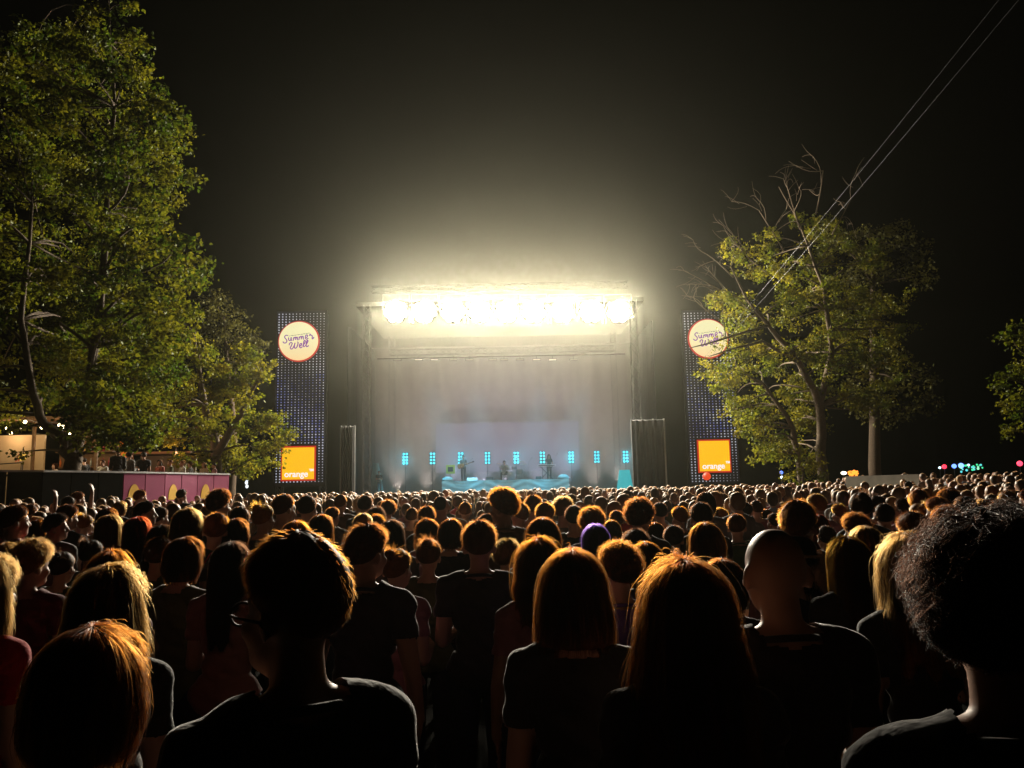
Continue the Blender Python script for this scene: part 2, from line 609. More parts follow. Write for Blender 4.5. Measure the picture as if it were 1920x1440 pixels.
# drum kit
dk = P(958, 890, 55.8)
r = empty('drum_kit', (dk.x, 55.6, RZ))
tag(r, 'drum kit with cymbals in the middle of the riser', 'drum kit')
MB().cyl((0.0, -0.35, 0.3), 0.3, 0.42, 22, 'y').build('bass_drum', M['drum'], r)
for x, y, z, rr, h in ((-0.25, -0.15, 0.72, 0.16, 0.2), (0.22, -0.15, 0.72, 0.17, 0.22), (0.62, 0.2, 0.38, 0.22, 0.36), (-0.55, 0.2, 0.55, 0.19, 0.15)):
    d = MB().cyl((x, y, z), rr, h, 20).build('drum', M['drum'], r)
    MB().tube([(x, y, 0), (x, y, z)], 0.02, 5).build('drum_stand', M['alu'], d)
for x, y, z, rr in ((-0.8, -0.1, 1.15, 0.26), (0.75, -0.2, 1.25, 0.28), (0.95, 0.3, 1.1, 0.24), (-0.75, 0.35, 0.95, 0.18)):
    d = MB().cyl((x, y, z), rr, 0.03, 24, 'z', 0.04).build('cymbal', M['brass'], r)
    MB().tube([(x, y, 0), (x, y, z)], 0.015, 5).build('cymbal_stand', M['alu'], d)
# microphone stands, lime case, small boxes
for x, Y, h, lab in ((880, 54.7, 1.55, 'microphone stand in front of the guitar player'), (992, 54.7, 1.5, 'microphone stand between drum kit and keyboard'),
                     (1040, 54.8, 1.75, 'tall boom microphone stand beside the white keyboard')):
    q = P(x, 900, Y)
    r = empty('microphone_stand', (q.x, Y, RZ))
    tag(r, lab, 'microphone stand', 'microphone stands on the riser')
    MB().tube([(0, 0, 0), (0, 0, h * 0.8), (0.25, -0.1, h)], 0.016, 6).build('pole', M['alu'], r)
    MB().ball((0.27, -0.11, h + 0.02), 0.045).build('microphone', M['alu'], r)
    MB().cyl((0, 0, 0), 0.16, 0.025, 16).build('base', M['steel'], r)
q = P(845, 880, 55)
r = empty('lime_flight_case', (q.x, 55, RZ))
tag(r, 'lime green case raised on a pole at the end of the riser', 'case')
zz = q.z - RZ
MB().box(-0.3, 0.3, -0.2, 0.2, zz - 0.3, zz + 0.3).build('case', M['limebox'], r)
MB().box(-0.18, 0.18, -0.215, -0.203, zz - 0.16, zz + 0.16).build('panel', M['black'], r)
MB().tube([(0, 0, 0), (0, 0, zz - 0.3)], 0.03, 6).build('pole', M['alu'], r)
for x, w, lab in ((885, 0.35, 'low white-topped pedal box on the riser edge near the guitar player'), (1010, 0.2, 'small dark monitor wedge on the riser edge near the keyboard'),
                  (918, 0.25, 'small dark monitor wedge on the riser edge near the drums')):
    q = P(x, 898, 54.3)
    r = MB().add([(-w, 0, 0), (w, 0, 0), (w, 0.35, 0), (-w, 0.35, 0), (-w, 0.05, 0.12), (w, 0.05, 0.12), (w, 0.3, 0.22), (-w, 0.3, 0.22)],
                 [(0, 3, 2, 1), (4, 5, 6, 7), (0, 1, 5, 4), (1, 2, 6, 5), (2, 3, 7, 6), (3, 0, 4, 7)]).build('stage_monitor', M['white'] if 'white' in lab else M['black'], loc=(q.x, 54.3, RZ))
    tag(r, lab, 'monitor', 'boxes on the riser edge')
# crowd barrier
r = empty('crowd_barrier', (RX, 50.2, 0))
tag(r, 'long steel crowd barrier in front of the stage', 'barrier')
for k in range(16):
    x = -11 + k * 1.45
    MB().tube([(x, 0, 0.02), (x, 0, 1.1)], 0.03, 5).build('post', M['alu'], r)
    MB().box(x + 0.05, x + 1.38, -0.02, 0.02, 0.1, 1.05).build('panel', M['steel'], r)

# ------------------------------------------------------------------ lettering
def catmull(pts, k=6):
    p = np.array(pts, float)
    p = np.vstack([2 * p[0] - p[1], p, 2 * p[-1] - p[-2]])
    out = []
    for i in range(1, len(p) - 2):
        for t in np.linspace(0, 1, k, endpoint=False):
            out.append(0.5 * ((2 * p[i]) + (-p[i - 1] + p[i + 1]) * t + (2 * p[i - 1] - 5 * p[i] + 4 * p[i + 1] - p[i + 2]) * t * t + (-p[i - 1] + 3 * p[i] - 3 * p[i + 1] + p[i + 2]) * t ** 3))
    out.append(p[-2])
    return np.array(out)


STROKES = [
    [(440, 602), (400, 588), (368, 605), (362, 640), (388, 672), (412, 708), (405, 748), (372, 768), (338, 758), (324, 732)],
    [(450, 640), (453, 690), (474, 714), (500, 698), (510, 640), (515, 700), (536, 716)],
    [(560, 716), (570, 642), (574, 662), (600, 636), (616, 652), (612, 702)], [(612, 684), (632, 642), (652, 642), (655, 690), (674, 706)],
    [(690, 700), (695, 626), (700, 650), (730, 620), (746, 636), (742, 690)], [(742, 670), (766, 624), (786, 630), (788, 680), (808, 690)],
    [(828, 662), (870, 640), (886, 606), (865, 590), (840, 610), (835, 658), (862, 690), (902, 664)],
    [(925, 612), (946, 574), (960, 600), (986, 606), (994, 640), (990, 676), (1008, 680), (1032, 640)],
    [(470, 822), (478, 780), (510, 760), (535, 776), (520, 830), (495, 880), (515, 912), (552, 890), (586, 820), (602, 768)],
    [(602, 768), (586, 840), (592, 886), (622, 890), (656, 840), (670, 765), (655, 745)],
    [(700, 852), (740, 830), (756, 796), (735, 785), (710, 810), (705, 860), (732, 886), (770, 860)],
    [(775, 850), (815, 790), (836, 735), (820, 715), (800, 750), (794, 820), (802, 862), (828, 852)],
    [(835, 846), (870, 790), (896, 735), (885, 712), (865, 745), (855, 820), (863, 862), (890, 856), (912, 834)],
]


def lettering(mat, radius, parent, loc, width=21):
    """Script words of the festival disc; radius = radius of the disc they stand on."""
    mb = MB()
    for si, s in enumerate(STROKES):
        c = catmull(s)
        c = np.stack([(c[:, 0] - 675), -(c[:, 1] - 725)], 1) * (radius / 445)
        d = np.gradient(c, axis=0)
        d /= np.linalg.norm(d, axis=1)[:, None] + 1e-9
        nrm = np.stack([-d[:, 1], d[:, 0]], 1) * (width / 2 * radius / 445)
        L, Rr = c + nrm, c - nrm
        n = len(c)
        y0 = 0.0008 * si
        vs = [(a[0], -0.02 - y0, a[1]) for a in L] + [(a[0], -0.02 - y0, a[1]) for a in Rr] + [(a[0], 0, a[1]) for a in L] + [(a[0], 0, a[1]) for a in Rr]
        fs = []
        for i in range(n - 1):
            fs += [(i, n + i, n + i + 1, i + 1), (i, i + 1, 2 * n + i + 1, 2 * n + i), (n + i, 3 * n + i, 3 * n + i + 1, n + i + 1)]
        mb.add(vs, fs)
    return mb.build('lettering', mat, parent, loc=loc)


def tagline(mat, radius, parent, loc):
    mb = MB()
    k = radius / 445
    x = 455
    for w in (16, 10, 60, 34, 14, 30, 22, 40, 50, 38, 30):
        z = 725 - (605 - (x - 455) * 0.125)
        mb.box((x - 675) * k, (x + w - 675) * k, -0.012, 0, (z - 7) * k, (z + 7) * k)
        x += w + 13
        if x > 930:
            break
    return mb.build('tagline', mat, parent, loc=loc)


def text_mesh(body, size, bold=0.0):
    cu = bpy.data.curves.new('text', 'FONT')
    cu.body = body
    cu.size = size
    cu.extrude = 0.012
    cu.offset = bold
    cu.align_x = 'CENTER'
    o = bpy.data.objects.new('text', cu)
    COL.objects.link(o)
    bpy.context.view_layer.update()
    me = bpy.data.meshes.new_from_object(o.evaluated_get(bpy.context.evaluated_depsgraph_get()))
    bpy.data.objects.remove(o, do_unlink=True)
    return me


def disc_mat():
    mt, nt, b = new_mat('lit_disc')
    tc = nt.nodes.new('ShaderNodeTexCoord')
    sp = nt.nodes.new('ShaderNodeSeparateXYZ')
    nt.links.new(tc.outputs['Generated'], sp.inputs[0])
    rp = nt.nodes.new('ShaderNodeValToRGB')
    rp.color_ramp.elements[0].color = (1.0, 0.72, 0.36, 1)
    rp.color_ramp.elements[0].position = 0.0
    rp.color_ramp.elements[1].color = (0.95, 0.88, 0.50, 1)
    rp.color_ramp.elements[1].position = 0.6
    nt.links.new(sp.outputs['Z'], rp.inputs[0])
    nt.links.new(rp.outputs[0], b.inputs['Emission Color'])
    b.inputs['Emission Strength'].default_value = 0.92
    b.inputs['Base Color'].default_value = (0.1, 0.1, 0.1, 1)
    mt.cycles.emission_sampling = 'NONE'
    return mt


M['disc'] = disc_mat()
M['discrim'] = emat('red_led', (0.75, 0.02, 0.01), 0.7)
M['square'] = emat('orange_led', (1.0, 0.52, 0.008), 1.0)
M['purple'] = emat('purple_print', (0.25, 0.02, 0.36), 0.8)
M['whiteled'] = emat('white_led', (1.0, 0.86, 0.9), 1.1)
M['greyprint'] = emat('grey_print', (0.35, 0.33, 0.2), 0.5)
M['led'] = emat('led_white', (0.75, 0.8, 1.0), 0.62)
M['ledblue'] = emat('led_blue', (0.28, 0.35, 1.0), 0.5)


def led_tower(Y, x0, x1, ytop, ybot, disc, sq, label, seed):
    xc = (x0 + x1) / 2
    w = (P(x1, 750, Y).x - P(x0, 750, Y).x)
    X = P(xc, 750, Y).x
    zt, zb = P(xc, ytop, Y).z, P(xc, ybot, Y).z
    r = empty('led_tower', (X, Y, 0))
    tag(r, label, 'LED tower', 'LED towers beside the stage')
    MB().box(-w / 2 - 0.08, w / 2 + 0.08, 0.05, 0.3, zb - 0.15, zt + 0.15).build('panel', M['black'], r)
    for s in (-1, 1):
        mb = MB()
        truss(mb, (s * (w / 2 - 0.2), 0.6, 0), (s * (w / 2 - 0.2), 0.6, zt), 0.4)
        mb.build('support_truss', M['steel'], r)
    dp = P(disc[0], disc[1], Y)
    dr = disc[2] * Y / F_PX * 1.0
    d = MB().cyl((0, -0.12, 0), dr, 0.1, 64, 'y').build('disc_sign', M['disc'], r, loc=(dp.x - X, -0.02, dp.z))
    MB().cyl((0, 0.0, 0), dr * 1.07, 0.06, 64, 'y').build('rim', M['discrim'], d)
    lettering(M['purple'], dr, d, (0, -0.122, 0))
    tagline(M['greyprint'], dr, d, (0, -0.122, 0))
    sp = P(sq[0], sq[1], Y)
    hs = sq[2] * Y / F_PX
    q = MB().box(-hs, hs, -0.12, -0.02, -hs, hs).build('square_sign', M['square'], r, loc=(sp.x - X, 0, sp.z))
    MB().box(-hs * 1.1, hs * 1.1, -0.018, 0.03, -hs * 1.1, hs * 1.1).build('rim', M['discrim'], q)
    tm = text_mesh('orange', hs * 0.54, hs * 0.008)
    obj('lettering', tm, M['whiteled'], q, (-0.1 * hs, -0.128, -hs * 0.84), (PI / 2, 0, 0))
    obj('trade_mark', text_mesh('TM', hs * 0.2, hs * 0.01), M['whiteled'], q, (hs * 0.86, -0.128, -hs * 0.5), (PI / 2, 0, 0))
    # dots
    rng = np.random.default_rng(seed)
    A, B = MB(), MB()
    nc = 14
    dx = w / nc
    dz = 5.15 * Y / F_PX
    nr = int((zt - zb) / dz)
    for j in range(nr):
        for i in range(nc):
            x = -w / 2 + dx * (i + 0.5)
            z = zt - dz * (j + 0.5)
            if math.hypot(x - (dp.x - X), z - dp.z) < dr * 1.1 or (abs(x - (sp.x - X)) < hs * 1.12 and abs(z - sp.z) < hs * 1.12):
                continue
            v = 0.55 + 0.28 * math.sin(j * 0.235 - i * 0.34 + 0.9) + 0.2 * math.sin(j * 0.09 + i * 0.22 + seed)
            v = max(0.14, min(1.0, v)) * (0.8 + 0.4 * rng.random())
            rr = 0.018 + 0.03 * v
            t = B if (0.35 < j / nr < 0.75 and rng.random() < 0.45) else A
            t.add([(x + rr * math.cos(a), 0.02, z + rr * math.sin(a)) for a in (k * PI / 3 for k in range(6))] +
                  [(x + rr * math.cos(a), 0.055, z + rr * math.sin(a)) for a in (k * PI / 3 for k in range(6))],
                  [(5, 4, 3, 2, 1, 0)] + [(k, (k + 1) % 6, 6 + (k + 1) % 6, 6 + k) for k in range(6)])
    tag(A.build('led_dots', M['led'], r), kind='stuff')
    tag(B.build('blue_led_dots', M['ledblue'], r), kind='stuff')
    return r


led_tower(53.0, 517, 609, 586, 908, (560.5, 640, 37), (559.5, 869, 29.5), 'dark LED tower with unobstructed disc and square signs, beside the leafy tree', 1)
led_tower(55.5, 1288, 1378, 584, 906, (1327.5, 635, 36), (1339, 855, 28), 'dark LED tower with branches across its disc sign, behind the sparse tree', 2)
p = P(1325, 893, 50)
r = empty('balloon', (p.x, p.y, 0))
tag(r, 'glowing red-orange balloon lantern under the square sign', 'balloon')
MB().ball((0, 0, p.z), (0.26, 0.26, 0.25), 20, 14).build('balloon_skin', emat('balloon_glow', (1.0, 0.07, 0.01), 0.8), r, True)
MB().tube([(0, 0, 0), (0, 0, p.z - 0.25)], 0.012, 5).build('pole', M['steel'], r)

# ------------------------------------------------------------------ trees
def leaves_mesh(name, clumps, per, size, rng, twig=16, flat=0.75):
    """Many small folded leaves gathered in twigs inside each clump (centre, radius)."""
    C = []
    for c, rad in clumps:
        n = int(per * rad * rad)
        k = max(3, int(twig * rad * rad))
        d = rng.normal(size=(k, 3))
        d /= np.linalg.norm(d, axis=1)[:, None]
        tw = np.array(c)[None] + d * (rad * (0.45 + 0.55 * rng.random((k, 1)) ** 0.6)) * np.array([1, 1, flat])
        idx = rng.integers(0, k, n)
        C.append(tw[idx] + rng.normal(size=(n, 3)) * np.array([0.2, 0.2, 0.13]) * (0.55 + 0.45 * rad))
    C = np.vstack(C)
    n = len(C)
    d = rng.normal(size=(n, 3)) * np.array([1, 1, 0.55]) + np.array([0, 0, -0.55])
    d /= np.linalg.norm(d, axis=1)[:, None]
    s = np.cross(d, rng.normal(size=(n, 3)))
    s /= np.linalg.norm(s, axis=1)[:, None] + 1e-9
    nn = np.cross(d, s)
    L = size * (0.6 + 0.8 * rng.random((n, 1)))
    w = L * 0.36
    v = np.empty((n, 4, 3))
    v[:, 0] = C
    v[:, 1] = C + d * L * 0.45 + s * w + nn * L * 0.16
    v[:, 2] = C + d * L
    v[:, 3] = C + d * L * 0.45 - s * w + nn * L * 0.16
    v = v.reshape(-1, 3)
    b = np.arange(n)[:, None] * 4
    f = np.concatenate([b + np.array([[0, 1, 2]]), b + np.array([[0, 2, 3]])], 1).reshape(-1, 3)
    me = bpy.data.meshes.new(name)
    me.vertices.add(len(v))
    me.vertices.foreach_set('co', v.ravel())
    me.loops.add(len(f) * 3)
    me.loops.foreach_set('vertex_index', f.ravel().astype(np.int32))
    me.polygons.add(len(f))
    me.polygons.foreach_set('loop_start', np.arange(0, len(f) * 3, 3, dtype=np.int32))
    me.update()
    return me


def bend(a, b, rng, k=6, sag=0.12):
    a, b = Vector(a), Vector(b)
    L = (b - a).length
    j = Vector(rng.normal(size=3)) * L * 0.07
    return [a.lerp(b, t) + j * math.sin(PI * t) + Vector((0, 0, sag * L * math.sin(PI * t))) for t in np.linspace(0, 1, k)]


def limb(mb, a, b, r0, r1, rng, k=6, sag=0.1, n=7):
    pts = bend(a, b, rng, k, sag)
    mb.tube(pts, [r0 + (r1 - r0) * i / (k - 1) for i in range(k)], n)
    return pts


def tree(name, label, base, trunks, clumps, per, size, leafm, barkm, seed, group=None, twig=16, extra_leaf=None):
    rng = np.random.default_rng(seed)
    r = empty(name, base)
    tag(r, label, 'tree', group)
    B = Vector(base)
    mb = MB()
    nodes = []
    for tr in trunks:
        pts = [Vector(p) - B for p, _ in tr]
        rad = [q for _, q in tr]
        fine, fr = [], []
        for i in range(len(pts) - 1):
            for t in (0, 0.33, 0.66):
                fine.append(pts[i].lerp(pts[i + 1], t) + Vector(rng.normal(size=3)) * rad[i] * 0.18)
                fr.append(rad[i] + (rad[i + 1] - rad[i]) * t)
        fine.append(pts[-1])
        fr.append(rad[-1])
        mb.tube(fine, fr, 10)
        nodes += list(zip(fine[2:], fr[2:]))
    for c, rad in clumps:
        c = Vector(c) - B
        a, ra = min(nodes, key=lambda q: (q[0] - c).length + max(0, q[0].z - c.z) * 0.6)
        limb(mb, a, c, min(ra * 0.6, 0.05 + 0.02 * rad), 0.012, rng)
    mb.build('trunk', barkm, r, True)
    loc = [((Vector(c) - B)[:], rad) for c, rad in clumps]
    me = leaves_mesh('crown', loc, per, size, rng, twig)
    obj('crown', me, leafm, r)
    return r


def region_clumps(rng, edge, ylo, yhi, xlo, Y, dY, rad, step, inset=0.6, lower=None, thin=None):
    """Clump centres filling a crown whose right-hand outline is given as rows (y, x)."""
    out = []
    ey = [e[0] for e in edge]
    ex = [e[1] for e in edge]
    y = ylo
    while y < yhi:
        xe = np.interp(y, ey, ex)
        rp = rad * F_PX / Y
        x = xe - rp * inset
        while x > xlo:
            if lower is None or y < np.interp(x, [l[0] for l in lower], [l[1] for l in lower]):
                if thin is not None and x < xe - thin and rng.random() < 0.5:
                    x -= step * rng.uniform(0.8, 1.25)
                    continue
                q = P(x + rng.normal() * step * 0.2, y + rng.normal() * step * 0.2, Y + rng.uniform(-dY, dY))
                out.append((q, rad * rng.uniform(0.7, 1.15)))
            x -= step * rng.uniform(0.8, 1.25)
        y += step * 0.72
    return out


rng = np.random.default_rng(11)
edge1 = [(-60, 215), (20, 245), (60, 235), (100, 292), (180, 312), (235, 366), (300, 340), (350, 382), (395, 312), (440, 360), (470, 388), (540, 390), (600, 372), (660, 335), (740, 325), (800, 300), (850, 280)]
cl = region_clumps(rng, edge1, 70, 840, -60, 26.5, 3.4, 0.88, 54, 0.75, [(-60, 770), (0, 770), (60, 760), (110, 770), (140, 830), (300, 840)], 185)
for q in ((225, 8, 0.5), (180, 30, 0.55), (160, 55, 0.45), (130, 95, 0.5), (200, -30, 0.6), (60, 150, 0.5)):
    cl.append((P(q[0], q[1], 26), q[2]))
for q in ((180, 800, 0.7), (215, 795, 0.7), (255, 800, 0.65), (285, 775, 0.6), (15, 800, 0.45), (235, 820, 0.5), (30, 848, 0.3)):
    cl.append((P(q[0], q[1], 24.8), q[2]))
for _ in range(24):  # added clumps hidden on the stage side to block light from the crown
    cl.append((P(rng.uniform(60, 240), rng.uniform(330, 740), rng.uniform(29.5, 31.5)), rng.uniform(0.85, 1.15)))
b1 = P(138, 880, 26)
tr1 = [[((b1.x, b1.y, 1.2), 0.34), (P(136, 862, 26), 0.27), (P(118, 822, 26), 0.2), (P(80, 795, 26), 0.15), (P(62, 740, 25.6), 0.12), (P(40, 600, 25.6), 0.09), (P(60, 380, 26), 0.05)],
       [(P(136, 866, 26), 0.26), (P(146, 830, 26.2), 0.21), (P(160, 760, 26.4), 0.18), (P(185, 600, 26.5), 0.14), (P(200, 400, 26.5), 0.1), (P(215, 200, 26.3), 0.06), (P(205, 20, 26), 0.025)]]
tree('maple_tree', 'tall leafy green tree lit from the stage side, over the bar', (b1.x, b1.y, 1.0), tr1, cl, 620, 0.15, M['leaf_a'], M['bark'], 21, twig=20)

edge2 = [(590, 345), (640, 385), (655, 500), (680, 522), (720, 500), (745, 470), (770, 505), (800, 530), (840, 532), (860, 505), (885, 470)]
cl = region_clumps(rng, edge2, 615, 880, 285, 36, 1.8, 0.7, 36, 0.8, [(285, 820), (340, 860), (400, 885), (520, 885)])
b2 = P(410, 905, 36)
tr2 = [[((b2.x, b2.y, 0), 0.3), (P(405, 850, 36), 0.22), (P(385, 760, 36), 0.16), (P(365, 640, 36), 0.07)], [(P(405, 850, 36), 0.2), (P(450, 780, 36), 0.12), (P(490, 700, 36), 0.05)]]
tree('round_tree', 'bushy yellow-green tree between the tall leafy tree and the LED tower', (b2.x, b2.y, 0), tr2, cl, 620, 0.15, M['leaf_b'], M['bark'], 22)

cl = []
for q in ((400, 560, 0.9), (425, 590, 1.1), (450, 630, 1.1), (475, 650, 0.9), (410, 640, 1.2), (440, 690, 1.2), (385, 600, 1.1), (480, 690, 0.8)):
    cl.append((P(q[0], q[1], 47), q[2]))
b3 = P(440, 910, 47)
tree('dark_tree', 'dim dark tree peeking out behind the bushy yellow-green tree', (b3.x, b3.y, 0), [[((b3.x, b3.y, 0), 0.3), (P(435, 780, 47), 0.2), (P(420, 600, 47), 0.06)]], cl, 330, 0.17, M['leaf_c'], M['bark'], 23)

# sparse tree in front of the other tower
cl = []
for q in ((1330, 560, .6), (1365, 572, .7), (1385, 600, .9), (1410, 575, .8), (1372, 650, .8), (1335, 690, .6), (1365, 700, .75), (1400, 690, .8), (1430, 665, .7),
          (1385, 735, .7), (1345, 715, .5), (1395, 465, .7), (1380, 485, .55), (1425, 500, .7), (1450, 440, .6), (1480, 500, .7), (1470, 560, .8), (1515, 660, .9), (1545, 645, .8),
          (1535, 700, .9), (1515, 720, .6), (1560, 740, .7), (1400, 790, .8), (1440, 780, .8), (1380, 770, .6), (1430, 820, .7), (1420, 850, .6), (1460, 745, .7), (1590, 560, .8),
          (1600, 620, .9), (1620, 500, .8), (1570, 470, .8), (1530, 420, .7), (1600, 690, .9), (1640, 580, .9), (1650, 660, .8), (1610, 750, .7), (1560, 540, .7), (1500, 590, .6), (1660, 740, .7), (1500, 400, .5)):
    cl.append((P(q[0] + rng.normal() * 6, q[1] + rng.normal() * 6, 42 + rng.uniform(-1.6, 1.6)), q[2] * 1.2))
for _ in range(95):
    a_, q_ = rng.uniform(0, 2 * PI), math.sqrt(rng.random())
    x_, y_ = 1515 + 190 * q_ * math.cos(a_), 640 + 225 * q_ * math.sin(a_)
    if x_ < 1385 and 585 < y_ < 690 or (y_ > 780 and x_ > 1560):
        continue
    cl.append((P(x_, y_, 43.5 + rng.uniform(-2.2, 2.5)), rng.uniform(0.45, 0.95)))
b4 = P(1540, 908, 42)
tr4 = [[((b4.x, b4.y, 0), 0.3), (P(1540, 850, 42), 0.26), (P(1538, 760, 42), 0.22), (P(1500, 680, 42), 0.17), (P(1440, 610, 42), 0.12), (P(1400, 560, 41.8), 0.07), (P(1370, 500, 41.6), 0.03)],
       [(P(1538, 765, 42), 0.2), (P(1560, 660, 42.2), 0.15), (P(1545, 540, 42.2), 0.1), (P(1500, 420, 42), 0.05), (P(1460, 350, 42), 0.02)],
       [((P(1505, 908, 41.5).x, 41.5, 0), 0.2), (P(1497, 850, 41.5), 0.17), (P(1475, 780, 41.5), 0.12), (P(1430, 720, 41.5), 0.08), (P(1380, 690, 41.5), 0.04)],
       [(P(1500, 680, 42), 0.13), (P(1430, 640, 41.6), 0.08), (P(1370, 655, 41.3), 0.05), (P(1330, 668, 41.2), 0.02)],
       [(P(1440, 610, 42), 0.09), (P(1380, 628, 41.5), 0.06), (P(1325, 645, 41.2), 0.04), (P(1295, 652, 41.1), 0.02)]]
t4 = tree('sparse_tree', 'sparse autumn tree with bare upper branches in front of the LED tower', (b4.x, b4.y, 0), tr4, cl, 430, 0.15, M['leaf_b'], M['palebark'], 24, twig=11)
# bare branches, upper part
mb = MB()
B4 = Vector((b4.x, b4.y, 0))


def bare(a, d, L, r, lev):
    e = a + d * L
    limb(mb, a - B4, e - B4, r, r * 0.55, rng, 5, 0.03, 5)
    if lev == 0:
        return
    for k in range(3 if lev > 1 else 4):
        nd = (d + Vector(rng.normal(size=3)) * 0.55 + Vector((0, 0, -0.12))).normalized()
        bare(a.lerp(e, 0.45 + 0.27 * k) if k < 2 else e, nd, L * rng.uniform(0.5, 0.72), r * 0.5, lev - 1)


for x, y, dx, dz, L in ((1420, 590, -0.8, 0.75, 2.6), (1450, 520, -0.75, 0.8, 2.6), (1470, 470, -0.55, 1.0, 2.6), (1390, 560, -1.0, 0.5, 2.2), (1500, 430, -0.25, 1.0, 2.4), (1375, 520, -0.9, 0.9, 1.9),
                        (1350, 600, -1.0, 0.75, 1.7), (1530, 400, 0.15, 1.0, 2.3), (1560, 440, 0.5, 0.9, 2.2)):
    bare(P(x, y, 41.8), Vector((dx, rng.uniform(-0.3, 0.1), dz)).normalized(), L, 0.045, 2)
mb.build('bare_branch', M['palebark'], t4, True)

bb = P(1500, 912, 39)
cl = [(P(x, y, 39), rr) for x, y, rr in ((1490, 870, .6), (1515, 855, .6), (1530, 880, .5), (1500, 890, .6), (1480, 895, .5), (1525, 905, .6))]
tree('shrub_tree', 'small pale shrub at the foot of the sparse tree', (bb.x, bb.y, 0), [[((bb.x, bb.y, 0), 0.08), (P(1505, 880, 39), 0.04)]], cl, 420, 0.14, M['leaf_b'], M['palebark'], 25)
cl = [(P(x, y, 31), rr) for x, y, rr in ((1900, 640, .6), (1915, 680, .7), (1885, 710, .6), (1910, 740, .7), (1880, 770, .5), (1925, 620, .7), (1945, 690, .9), (1940, 760, .9), (1960, 600, .8), (1905, 800, .5), (1970, 700, 1.0))]
b6 = P(1960, 905, 31)
tree('edge_tree', 'dim tree at the outer edge beyond the coloured string lights', (b6.x, b6.y, 0), [[((b6.x, b6.y, 0), 0.25), (P(1955, 780, 31), 0.18), (P(1940, 620, 31), 0.06)]], cl, 420, 0.15, M['leaf_a'], M['bark'], 26)
# dark trees behind the sparse tree
cl = [(P(1640 + rng.normal() * 55, 420 + rng.uniform(0, 380), 47.5 + rng.uniform(-2, 2)), rng.uniform(0.8, 1.3)) for _ in range(30)]
b7 = P(1640, 905, 47.5)
tree('background_tree', 'tall dim brownish tree behind the sparse tree', (b7.x, b7.y, 0), [[((b7.x, b7.y, 0), 0.4), (P(1640, 700, 47.5), 0.25), (P(1640, 450, 47.5), 0.08)]], cl, 170, 0.2, M['leaf_c'], M['bark'], 27)

# ------------------------------------------------------------------ bar terrace
RAIL = [P(-60, 880, 22.5), P(60, 881, 23.5), P(140, 882, 24.8), P(220, 885, 26.2), P(300, 888.5, 28.0), P(365, 891, 30.0), P(430, 894, 32.0)]
zr = 2.66
pw = empty('terrace_wall', (RAIL[0].x, RAIL[0].y, 0))
tag(pw, 'terrace wall of magenta banner panels with yellow half circles below the bar', 'wall')
B = pw.location
npan = 11
pts = []
tot = [0]
for a, b in zip(RAIL, RAIL[1:]):
    tot.append(tot[-1] + (b.xy - a.xy).length)
for i in range(npan + 1):
    s = tot[-1] * i / npan
    x = np.interp(s, tot, [q.x for q in RAIL])
    y = np.interp(s, tot, [q.y for q in RAIL])
    pts.append(Vector((x, y, 0)))
for i in range(npan):
    a, b = pts[i] - B, pts[i + 1] - B
    d = (b - a)
    L = d.length
    rz = math.atan2(d.y, d.x)
    pn = MB().box(0.02, L - 0.02, 0.0, 0.06, 0.05, zr - 0.04).build('panel', M['magenta'] if i > 4 else M['matte'], pw, loc=(a.x, a.y, 0), rot=(0, 0, rz))  # first panels black: shade on this stretch of wall put into the colour
    if i < 5 or i % 2 == 0:
        MB().box(-0.01, L + 0.01, -0.04, 0.1, zr - 0.038, zr + 0.02).build('rail', M['alu'], pw, loc=(a.x, a.y, 0), rot=(0, 0, rz))
        continue
    vs = [(L / 2 + 0.27 * math.cos(t), -0.012, 1.7 + 0.55 * math.sin(t)) for t in np.linspace(0, PI, 25)]
    vs += [(x, 0.002, z) for x, _, z in vs]
    fs = [tuple(range(24, -1, -1))] + [(k, k + 1, 26 + k, 25 + k) for k in range(24)]
    obj('half_circle', mesh_np('half_circle', vs, fs), M['yellow'], pn)
    MB().box(-0.01, L + 0.01, -0.04, 0.1, zr - 0.038, zr + 0.02).build('rail', M['alu'], pw, loc=(a.x, a.y, 0), rot=(0, 0, rz))
# deck
dk = [(q.x, q.y) for q in pts] + [(pts[-1].x - 3.2, pts[-1].y + 4.2), (pts[0].x - 6, pts[0].y + 12)]
vs = [(x, y, 1.6) for x, y in dk] + [(x, y, 1.45) for x, y in dk]
n = len(dk)
o = obj('terrace_deck', mesh_np('terrace_deck', vs, [tuple(range(n)), tuple(range(2 * n - 1, n - 1, -1))] + [(k, n + k, n + (k + 1) % n, (k + 1) % n) for k in range(n)]), M['wood'])
tag(o, 'raised wooden terrace deck behind the magenta wall', kind='structure')

YB = 31.5
bar = empty('bar_hut', (P(60, 880, YB).x, YB, 1.6))
tag(bar, 'lit bar hut with cream board wall and bottle shelves behind the terrace wall', 'bar')


def bl(x, y, Y=YB):
    q = P(x, y, Y)
    return Vector((q.x - bar.location.x, q.y - YB, q.z - 1.6))


